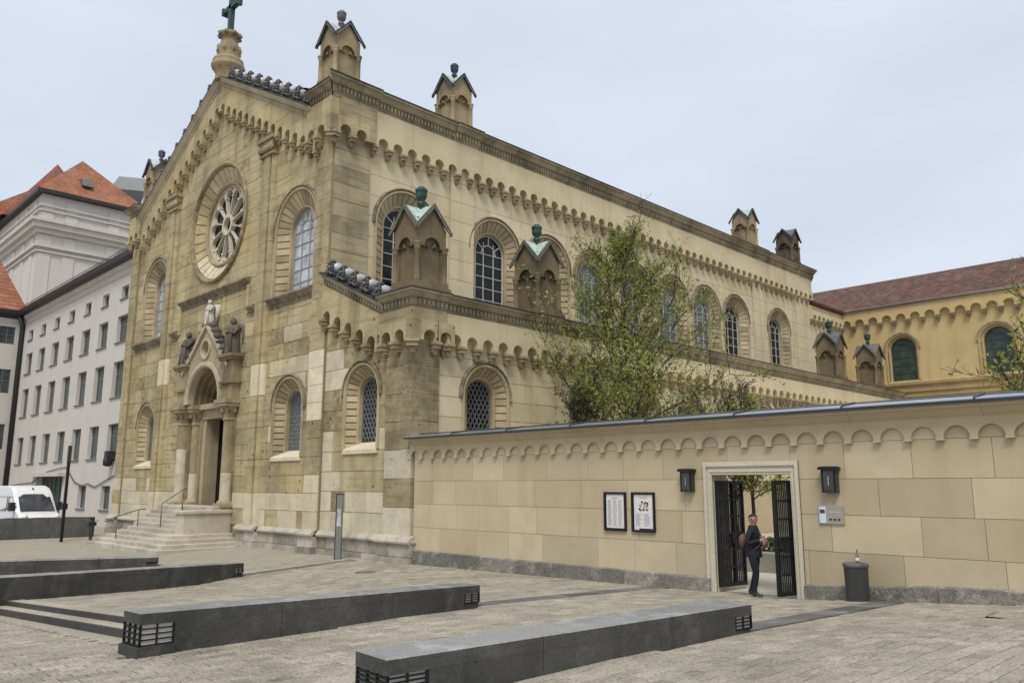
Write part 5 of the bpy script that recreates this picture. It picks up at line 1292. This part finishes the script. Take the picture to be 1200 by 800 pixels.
plain('bark', (.045, .036, .028, 1), .9, 0, .4, 12., .6, stretch=(1, 1, .3))
def leaf_quad(m, p, s, r):
    d = Vector((r.gauss(0, 1), r.gauss(0, 1), r.gauss(0, .7))).normalized(); u = d.orthogonal().normalized(); v = d.cross(u); a = r.uniform(0, 6.28)
    u, v = u * math.cos(a) + v * math.sin(a), v * math.cos(a) - u * math.sin(a)
    m.tint = (r.random(), 0, 0); m.add([p - u * s, p - v * s * .45, p + u * s, p + v * s * .45], [[0, 1, 2, 3]])
def make_tree(name, label, loc_, hgt, spread, seed, nl, trunk_r, lean=(0, 0), clear=1.6, leafm='leaf_green', shape=None, leaf_s=.07, group=None, nb=34, upsweep=.9, den=1.):
    r = random.Random(seed); th = thing(name, label, 'tree', loc_, 0, group); w = MB(); lf = MB(); w.smooth = True
    n = 14; tr = [Vector((lean[0] * k / n + r.uniform(-.05, .05) * k / n * 2, lean[1] * k / n + r.uniform(-.05, .05) * k / n * 2, hgt * k / n - .1)) for k in range(n + 1)]
    w.tube(tr, [trunk_r * (1 - .93 * k / n) + .008 for k in range(n + 1)], 8)
    tips = []
    def branch(p, d, L, rad, depth):
        pts = [p]; cur = p.copy(); dd = d.copy(); k = 5
        for i in range(k):
            dd = (dd + Vector((r.gauss(0, .13), r.gauss(0, .13), r.gauss(.06, .08) * upsweep))).normalized(); cur = cur + dd * L / k; pts.append(cur.copy())
        w.tube(pts, [max(.006, rad * (1 - .8 * i / k)) for i in range(k + 1)], 5 if depth < 2 else 4, cap=False)
        for i in range(1, k + 1):
            if depth < 2:
                for _ in range(2 if depth == 0 else (2 if r.random() < .6 * den + .2 else 1)):
                    ax = Vector((r.gauss(0, 1), r.gauss(0, 1), r.gauss(.25, .6))).normalized(); nd = (dd * .75 + ax * .8).normalized()
                    branch(pts[i], nd, L * r.uniform(.28, .5), rad * .4, depth + 1)
            else: tips.append((pts[i], dd))
        if depth < 2: tips.append((pts[-1], dd))
    for b in range(nb):
        f = (b + .5) / nb; z = clear + (hgt - clear) * f ** 1.05 * .96; k = z / hgt * n; i = min(n - 1, int(k)); p = tr[i].lerp(tr[i + 1], k - i)
        prof = shape(f) if shape else (1 - f) ** .6
        a = b * 2.399 + r.uniform(-.4, .4); el = R(28 + 30 * f + r.uniform(-10, 10)); L = spread * max(.14, prof) * r.uniform(.7, 1.12)
        branch(p, Vector((math.cos(a) * math.cos(el), math.sin(a) * math.cos(el), math.sin(el))), L, trunk_r * .35 * (1 - .7 * f), 0)
    w.build('trunk', 'bark', th)
    per = max(1, int(nl / max(1, len(tips))))
    for p, d in tips:
        if r.random() < .12 + max(0, p.z / hgt - .42) * 1.1: continue
        for _ in range(max(0, int(r.gauss(per, per * .5)))):
            q = p + Vector((r.gauss(0, .14), r.gauss(0, .14), r.gauss(0, .12))); leaf_quad(lf, q, leaf_s * r.uniform(.7, 1.4), r)
    o = lf.build('crown', leafm, th); return th
make_tree('courtyard_tree', 'tall sparse spring-green tree behind the wall before the aisle windows', (4.0, 7.0, -.1), 12.0, 4.7, 4, 44000, .13, lean=(-.25, .1), clear=2.6, shape=lambda f: (.95 if f < .35 else .95 - .62 * (f - .35) / .65) if f < .9 else .25, nb=36)
make_tree('dark_yew', 'dark bushy tree low behind the wall, left of the sparse tree', (2.3, 6.2, -.1), 6.0, 1.8, 9, 16000, .1, clear=1.2, leafm='leaf_dark', leaf_s=.055, nb=30, shape=lambda f: 1 - .45 * f)
make_tree('small_bush_tree', 'small pale green tree low behind the wall, right of the sparse tree', (7.4, 9.6, -.1), 5.8, 1.5, 13, 3200, .08, clear=2.0, nb=22)
make_tree('gateway_tree', 'small leafy tree with dark trunk seen through the open gate', (7.55, 8.0, -.1), 4.6, 2.6, 21, 18000, .11, clear=2.0, nb=24, shape=lambda f: 1 - .4 * f, lean=(.1, 0))
make_tree('edge_tree', 'green tree rising over the wall coping, far from the church front', (17.75, 6.0, -.1), 7.2, 2.1, 31, 9000, .1, clear=2.6, nb=26, shape=lambda f: .8 + .3 * f if f < .5 else .95 - .5 * f)

# ================================================================== COURTYARD
m = MB(); yy = [.3, .7, 2, 4, 8, 14, 22, 30, 40, 50.4]; xx = [.1, 2, 5, 8, 11, 13.3, 16, 19, 24]
m.add([(x, y, G(x, y) + .004 - .025) for y in yy for x in xx], [[j * 9 + i, j * 9 + i + 1, (j + 1) * 9 + i + 1, (j + 1) * 9 + i] for j in range(len(yy) - 1) for i in range(8)])
o = m.build('courtyard_floor', 'courtyard_gravel'); o['kind'] = 'structure'
pl = thing('planter_wall', 'low grey stone planter wall inside the courtyard, seen through the gate', 'planter', (9.6, 5.0, -.05))
stone('planter_stone', (.30, .29, .26, 1), None, (.13, .125, .11, 1), var=.15, stain=.5, streak=.3)
for k in range(5): m = MB(); m.tint = (.4 + .3 * rp.random(), 0, 0); m.bbox(-3.6 + 1.2 * k, -2.41 + 1.2 * k, -.2, .2, 0, .55, .03); m.build('stone_block', 'planter_stone', pl)
hd = MB(); r = random.Random(8)
for _ in range(5000): leaf_quad(hd, Vector((r.uniform(-3.4, 2.2), r.gauss(.7, .28), .35 + .55 * r.random() ** .7)), .06, r)
hg = thing('hedge', 'low clipped dark green hedge behind the courtyard planter wall', 'hedge', (9.6, 5.0, -.05)); hd.build('foliage', 'leaf_dark', hg); m = MB()
for k in range(12): m.tube([(-3.2 + .45 * k, .7, 0), (-3.2 + .45 * k, .7, .7)], .02, 5)
m.build('stems', 'bark', hg)

# ================================================================== PARAPET, LIGHT COLUMN, VAN, BICYCLE
pw = thing('dark_parapet', 'long dark stone parapet in front of the parked van', 'wall', (-26.0, -1.8, -.55)); dv = Vector((-3.44, -3.41)).normalized(); an = math.atan2(dv.y, dv.x)
for k in range(8):
    m = MB(); m.tint = (.4 + .3 * rp.random(), 0, 0); m.box(k * 1.6 + .004, (k + 1) * 1.6 - .004, -.5, 0, -.3, 1.22 - .03 * k); m.build('stone_block', 'bench_side', pw, (0, 0, 0), an)
lc = thing('light_column', 'slim dark square light column standing by the parapet', 'street lamp', (-24.1, -3.7, G(-24.1, -3.7)))
m = MB(); m.box(-.065, .065, -.065, .065, -.1, 4.0); m.build('pole', 'iron_dark', lc); m = MB(); m.box(-.08, .08, -.08, .08, 4.0, 4.85); m.build('lamp_head', 'anthracite_paint', lc); m = MB(); m.box(-.12, .12, -.12, .12, 1.6, 1.9); m.build('junction_box', 'iron_dark', lc)

plain('van_white', (.72, .73, .74, 1), .28, 0, .04, 3., spec=.5); glass('van_glass', (.05, .06, .065, 1), .06, .8); plain('van_black', (.025, .025, .027, 1), .5); plain('tyre_rubber', (.02, .02, .02, 1), .85); plain('rim_grey', (.32, .33, .34, 1), .4, .6); plain('headlight_glass', (.7, .72, .74, 1), .12, 0, .1, 9., spec=.7)
van = thing('parked_van', 'white high-roof van parked behind the dark parapet', 'van', (-29.2, -3.3, -.42), R(6)); VS = 1.08
# body profile along x (nose at 0, tail at -5.6): (x, z) outline, extruded across with tumblehome
def vpt(x, y, z): k = 1 - .10 * max(0, (z - 1.1) / 1.7) ** 1.5; return (x * VS, y * k * VS, z * VS)
prof = [(-.05, .35), (0, .55), (-.02, .95), (-.25, 1.12), (-.62, 1.22), (-1.42, 2.18), (-1.75, 2.46), (-2.3, 2.58), (-5.45, 2.56), (-5.6, 2.3), (-5.62, .4)]
m = MB(); m.smooth = False
ws = [-1.0, -.96, -.8, 0, .8, .96, 1.0]; ins = [0.06, .02, 0, 0, 0, .02, .06]
secs = []
for y, i_ in zip(ws, ins): secs.append([vpt(x - (i_ * 1.5 if x > -.4 else 0) - (abs(y) ** 3) * (.22 if x > -1.0 else .1 if x > -2 else 0), y, z - (i_ if z > 1.4 else 0)) for x, z in prof] + [vpt(-.05, y, .35)])
m.sweep(secs, cap=True); vb = m.build('body', 'van_white', van)
def vq(nm, mat, pts, parent=van, off=None, th_=.03):
    P_ = [Vector(vpt(*p)) for p in pts]; n_ = (P_[1] - P_[0]).cross(P_[2] - P_[0]).normalized()
    m = MB(); k = len(P_); m.add([p + n_ * th_ for p in P_] + [p - n_ * .02 for p in P_], [list(range(k))] + [[i + k, (i + 1) % k + k, (i + 1) % k, i] for i in range(k)]); return m.build(nm, mat, parent)
vq('windscreen', 'van_glass', [(-.72, -.84, 1.30), (-.62, 0, 1.30), (-.72, .84, 1.30), (-1.45, .80, 2.10), (-1.36, 0, 2.12), (-1.45, -.80, 2.10)])
vq('dash_paper', 'poster_paper', [(-.80, -.5, 1.36), (-.78, -.1, 1.36), (-.98, -.1, 1.6), (-1.0, -.5, 1.6)], th_=.036)
for sg in (-1, 1):
    q = [(-1.0, sg * 1.005, 1.32), (-2.0, sg * 1.005, 1.30), (-2.0, sg * 1.0, 2.02), (-1.55, sg * 1.0, 2.02)]; vq('side_window', 'van_glass', q[::(1 if sg > 0 else -1)][::-1])
    q = [(-2.2, sg * 1.005, 1.30), (-3.6, sg * 1.005, 1.30), (-3.6, sg * 1.0, 2.02), (-2.2, sg * 1.0, 2.02)]; vq('side_window', 'van_glass', q[::(1 if sg > 0 else -1)][::-1])
    m = MB(); c0 = vpt(-1.0, sg * 1.16, 1.5); m.box(c0[0] - .1, c0[0] + .1, c0[1] - .14, c0[1] + .14, c0[2] - .22, c0[2] + .24); m.build('mirror', 'van_black', van)
    m = MB(); q = vpt(-.18, sg * .78, .98); m.blob(q, .16, .17, .16, 2, .02, 10, 6); m.build('headlight', 'headlight_glass', van)
    for xw in (-.95, -4.5):
        m = MB(); m.smooth = True; cc = vpt(xw, sg * .9, .36); F_ = lambda u, v, d: (cc[0] + u, cc[1] + sg * d, cc[2] + v)
        m.prism(F_, [(.36 * math.cos(k * math.pi / 10), .36 * math.sin(k * math.pi / 10)) for k in range(20)], -.14, .12, True); wv_ = m.build('wheel', 'tyre_rubber', van)
        m = MB(); m.prism(F_, [(.21 * math.cos(k * math.pi / 8), .21 * math.sin(k * math.pi / 8)) for k in range(16)], .0, .13, True); m.build('rim', 'rim_grey', wv_)
m = MB(); q = vpt(.0, 0, .55); m.box(-.1, .06, -.95, .95, .35, .66); m.build('bumper', 'van_black', van)
vq('grille', 'van_black', [(.0, -.45, .74), (.0, .45, .74), (-.04, .45, .93), (-.04, -.45, .93)], th_=.05)
vq('number_plate', 'poster_paper', [(.08, -.26, .46), (.08, .26, .46), (.08, .26, .56), (.08, -.26, .56)], th_=.02)
m = MB(); q = vpt(-1.62, .0, 2.42); m.blob(q, .05, .05, .06, 2, .02, 8, 5); m.build('roof_marker', 'van_black', van)

bk = thing('bicycle', 'dark bicycle parked at the foot of the church stairs', 'bicycle', (-21.0, -3.3, G(-21, -3.3)), R(-14)); plain('bike_paint', (.05, .055, .06, 1), .4, .4)
def wheel(x):
    m = MB(); m.smooth = True; n = 22
    pts = [(x + .33 * math.cos(2 * math.pi * k / n), 0, .35 + .33 * math.sin(2 * math.pi * k / n)) for k in range(n + 1)]; m.tube(pts, .024, 6); w_ = m.build('wheel', 'tyre_rubber', bk)
    m = MB()
    for k in range(9): a = k * math.pi / 9; m.tube([(x - .32 * math.cos(a), 0, .35 - .32 * math.sin(a)), (x + .32 * math.cos(a), 0, .35 + .32 * math.sin(a))], .003, 3)
    m.build('spokes', 'lead_pale', w_)
wheel(-.52); wheel(.52)
m = MB(); m.smooth = True
for a, b_ in (((-.52, 0, .35), (-.1, 0, .32)), ((-.1, 0, .32), (-.22, 0, .85)), ((-.22, 0, .85), (-.52, 0, .35)), ((-.1, 0, .32), (.36, 0, .78)), ((-.2, 0, .78), (.34, 0, .86)), ((.34, 0, .95), (.52, 0, .35))): m.tube([a, b_], .018, 6)
m.build('frame', 'bike_paint', bk)
m = MB(); m.smooth = True; m.tube([(.33, 0, .9), (.32, 0, 1.08), (.36, 0, 1.1)], .014, 6); m.tube([(.2, -.29, 1.06), (.36, -.24, 1.1), (.36, .24, 1.1), (.2, .29, 1.06)], .014, 6); m.build('handlebar', 'lead_dark', bk)
m = MB(); m.blob((-.25, 0, .95), .15, .08, .04, 3, .05); m.tube([(-.22, 0, .8), (-.24, 0, .93)], .014, 6); m.build('saddle', 'van_black', bk)
m = MB(); m.box(.40, .66, -.17, .17, .86, 1.04); m.build('basket', 'iron_dark', bk)
m = MB(); m.box(-.75, -.32, -.07, .07, .73, .75); m.build('carrier', 'iron_dark', bk)
# ================================================================== THE MAN IN THE GATEWAY
plain('skin_tone', (.36, .20, .14, 1), .55, 0, .06, 12.); plain('jacket_navy', (.008, .010, .018, 1), .75, 0, .35, 9., .4); plain('trousers_navy', (.007, .009, .016, 1), .8, 0, .3, 9., .3)
plain('hair_dark', (.022, .016, .012, 1), .6, 0, .3, 40., .4); plain('shoe_dark', (.03, .03, .032, 1), .5); plain('shoe_sole', (.62, .61, .58, 1), .6); plain('bag_brown', (.12, .06, .045, 1), .6, 0, .25, 12.); plain('cloth_pink', (.30, .14, .14, 1), .8, 0, .3, 14.)
def skinned(name, verts, edges, sub=2):
    me = bpy.data.meshes.new(name); me.from_pydata([v[0] for v in verts], edges, []); ob = bpy.data.objects.new(name, me); col.objects.link(ob)
    ob.modifiers.new('Skin', 'SKIN'); sk = me.skin_vertices[0].data
    for i, v in enumerate(verts): sk[i].radius = (v[1], v[1]) if not isinstance(v[1], tuple) else v[1]; sk[i].use_root = (i == 0)
    ss_ = ob.modifiers.new('Sub', 'SUBSURF'); ss_.levels = ss_.render_levels = sub
    dg = bpy.context.evaluated_depsgraph_get(); ev = ob.evaluated_get(dg); res = bpy.data.meshes.new_from_object(ev); bpy.data.objects.remove(ob); bpy.data.meshes.remove(me)
    for p in res.polygons: p.use_smooth = True
    return res
V, E_ = [], []
def vx(p, r, par=None):
    V.append((p, r)); i = len(V) - 1
    if par is not None: E_.append((par, i))
    return i
pel = vx((0, 0, .96), .145); sp1 = vx((.0, 0, 1.10), .14, pel); ch = vx((.015, 0, 1.27), .155, sp1); uc = vx((.0, 0, 1.42), .12, ch); nk = vx((.01, 0, 1.505), .058, uc); hb_ = vx((.025, -.012, 1.575), .078, nk); hm = vx((.025, -.012, 1.655), .105, hb_); ht = vx((.015, -.008, 1.725), .085, hm)
for sg, kx, ax, tx in ((-1, .07, -.0, .2), (1, -.02, -.14, .06)):
    hip = vx((0, sg * .095, .88), .108, pel); th_ = vx((kx * .5, sg * .1, .68), .092, hip); kn = vx((kx, sg * .1, .49), .068, th_); cf = vx((kx * .6 + ax * .4, sg * .1, .32), .062, kn); an = vx((ax, sg * .1, .1), .045, cf)
    hl = vx((ax - .05, sg * .1, .045), .042, an); bl_ = vx((ax + .1, sg * .11, .04), .045, an); to = vx((ax + .2, sg * .12, .033), .034, bl_)
hands = []
for sg, el, wr in ((-1, (-.05, -.27, 1.14), (.19, -.15, 1.20)), (1, (-.04, .27, 1.13), (.18, .13, 1.10))):
    sh = vx((-.005, sg * .175, 1.405), .078, uc); ua = vx(((el[0]) * .5, sg * .235, 1.28), .062, sh); eb = vx(el, .052, ua); fa = vx(tuple((a + b) / 2 for a, b in zip(el, wr)), .046, eb); w_ = vx(wr, .031, fa)
    d = (Vector(wr) - Vector(el)).normalized(); up = Vector((0, 0, 1)); side = d.cross(up).normalized() * sg; upv = side.cross(d).normalized() * sg
    pm = vx(tuple(Vector(wr) + d * .055), .03, w_)
    for k in range(4):
        o_ = upv * (.030 - .02 * k); b0 = Vector(wr) + d * .095 + o_; L = (.035, .04, .037, .028)[k]
        f0 = vx(tuple(b0), .0105, pm); f1 = vx(tuple(b0 + d * L - side * .012), .0095, f0); vx(tuple(b0 + d * (L * 1.3) - side * .035), .0085, f1)
    t0 = vx(tuple(Vector(wr) + d * .05 + upv * .035), .012, pm); vx(tuple(Vector(wr) + d * .085 + upv * .052 - side * .015), .010, t0)
me = skinned('person', V, E_)
for n_ in ('jacket_navy', 'trousers_navy', 'skin_tone', 'shoe_dark', 'shoe_sole'): me.materials.append(MATS[n_])
for p in me.polygons:
    c = p.center; z = c.z; k = 0
    if z < .028: k = 4
    elif z < .11: k = 3
    elif z < .86: k = 1
    elif z > 1.515: k = 2
    for wr in ((.19, -.15, 1.20), (.18, .13, 1.10)):
        if (c - Vector(wr)).length < .17 and c.x > wr[0] + .012: k = 2
    p.material_index = k
man = link('person', me, None, (12.86, -.42, G(12.86, -.42) + .0), R(10)); tag(man, 'person in dark navy jacket and trousers walking out through the gateway, head turned', 'person')
# head turned towards the square: face towards local (.35,-.94)
fd = Vector((.35, -.94, 0)).normalized(); fs = Vector((-fd.y, fd.x, 0)); hc = Vector((.022, -.010, 1.648))
m = MB(); m.smooth = True
secs = []
for j in range(9):
    th_ = math.pi * j / 8 * .56; 
    for k in range(14):
        a = 2 * math.pi * k / 14; d_ = (fd * math.cos(a) + fs * math.sin(a)); front = max(0, math.cos(a)); r_ = .104; zc = math.cos(th_) * .095; rr = math.sin(th_) * r_
        if front > .2 and j > 4: rr *= .9; zc = max(zc, .05)
        secs.append(tuple(hc + Vector((0, 0, .022)) + d_ * rr + Vector((0, 0, zc)) - fd * .008))
m.add(secs, [[j * 14 + k, (j + 1) * 14 + k, (j + 1) * 14 + (k + 1) % 14, j * 14 + (k + 1) % 14] for j in range(8) for k in range(14)]); m.build('hair', 'hair_dark', man)
m = MB(); m.smooth = True; m.tube([hc + fd * .085 + Vector((0, 0, .012)), hc + fd * .112 + Vector((0, 0, -.018)), hc + fd * .09 + Vector((0, 0, -.03))], [.007, .011, .007], 6); m.build('nose', 'skin_tone', man)
for sg in (-1, 1):
    m = MB(); m.blob(hc + fd * .083 + fs * sg * .034 + Vector((0, 0, .006)), .012, .012, .008, 1, 0, 8, 5); m.build('eye', 'hair_dark', man)
    m = MB(); m.blob(hc + fs * sg * .092 - fd * .005 + Vector((0, 0, -.005)), .014, .014, .03, 1, .05, 8, 5); m.build('ear', 'skin_tone', man)
    m = MB(); m.smooth = True; m.tube([hc + fd * .088 + fs * sg * .018 + Vector((0, 0, .026)), hc + fd * .08 + fs * sg * .05 + Vector((0, 0, .026))], .005, 5); m.build('eyebrow', 'hair_dark', man)
m = MB(); m.smooth = True; m.tube([hc + fd * .085 + fs * s_ + Vector((0, 0, -.05)) for s_ in (-.024, 0, .024)], .006, 5); m.build('mouth', 'cloth_pink', man)
m = MB(); m.smooth = True; m.lathe((.008, 0, 1.44), [(.12, 0), (.098, .06), (.078, .085), (.07, .07)], 14); m.build('collar', 'jacket_navy', man)
m = MB(); m.smooth = True; m.lathe((.0, 0, .84), [(.178, .0), (.182, .03), (.165, .16), (.15, .2)], 16); m.build('jacket_hem', 'jacket_navy', man)
# bag on his back and bundle in his hands
bag = thing('shoulder_bag', 'brown shoulder bag carried on the back of the person in navy', 'bag', tuple(man.location), R(10))
m = MB(); m.blob((-.24, .03, 1.16), .09, .13, .17, 4, .06, 12, 8); m.build('bag_body', 'bag_brown', bag)
m = MB(); m.smooth = True; m.tube([(-.2, .1, 1.28), (-.1, .13, 1.46), (.05, .10, 1.47), (.17, .04, 1.3), (.18, -.06, 1.12), (.1, -.17, 1.02)], .016, 6); m.build('strap', 'bag_brown', bag)
bu = thing('pink_bundle', 'small pinkish cloth bundle held at chest height by the person in navy', 'bundle', tuple(man.location), R(10))
m = MB(); m.blob((.255, -.02, 1.17), .055, .12, .11, 7, .18, 12, 8); m.build('cloth', 'cloth_pink', bu)
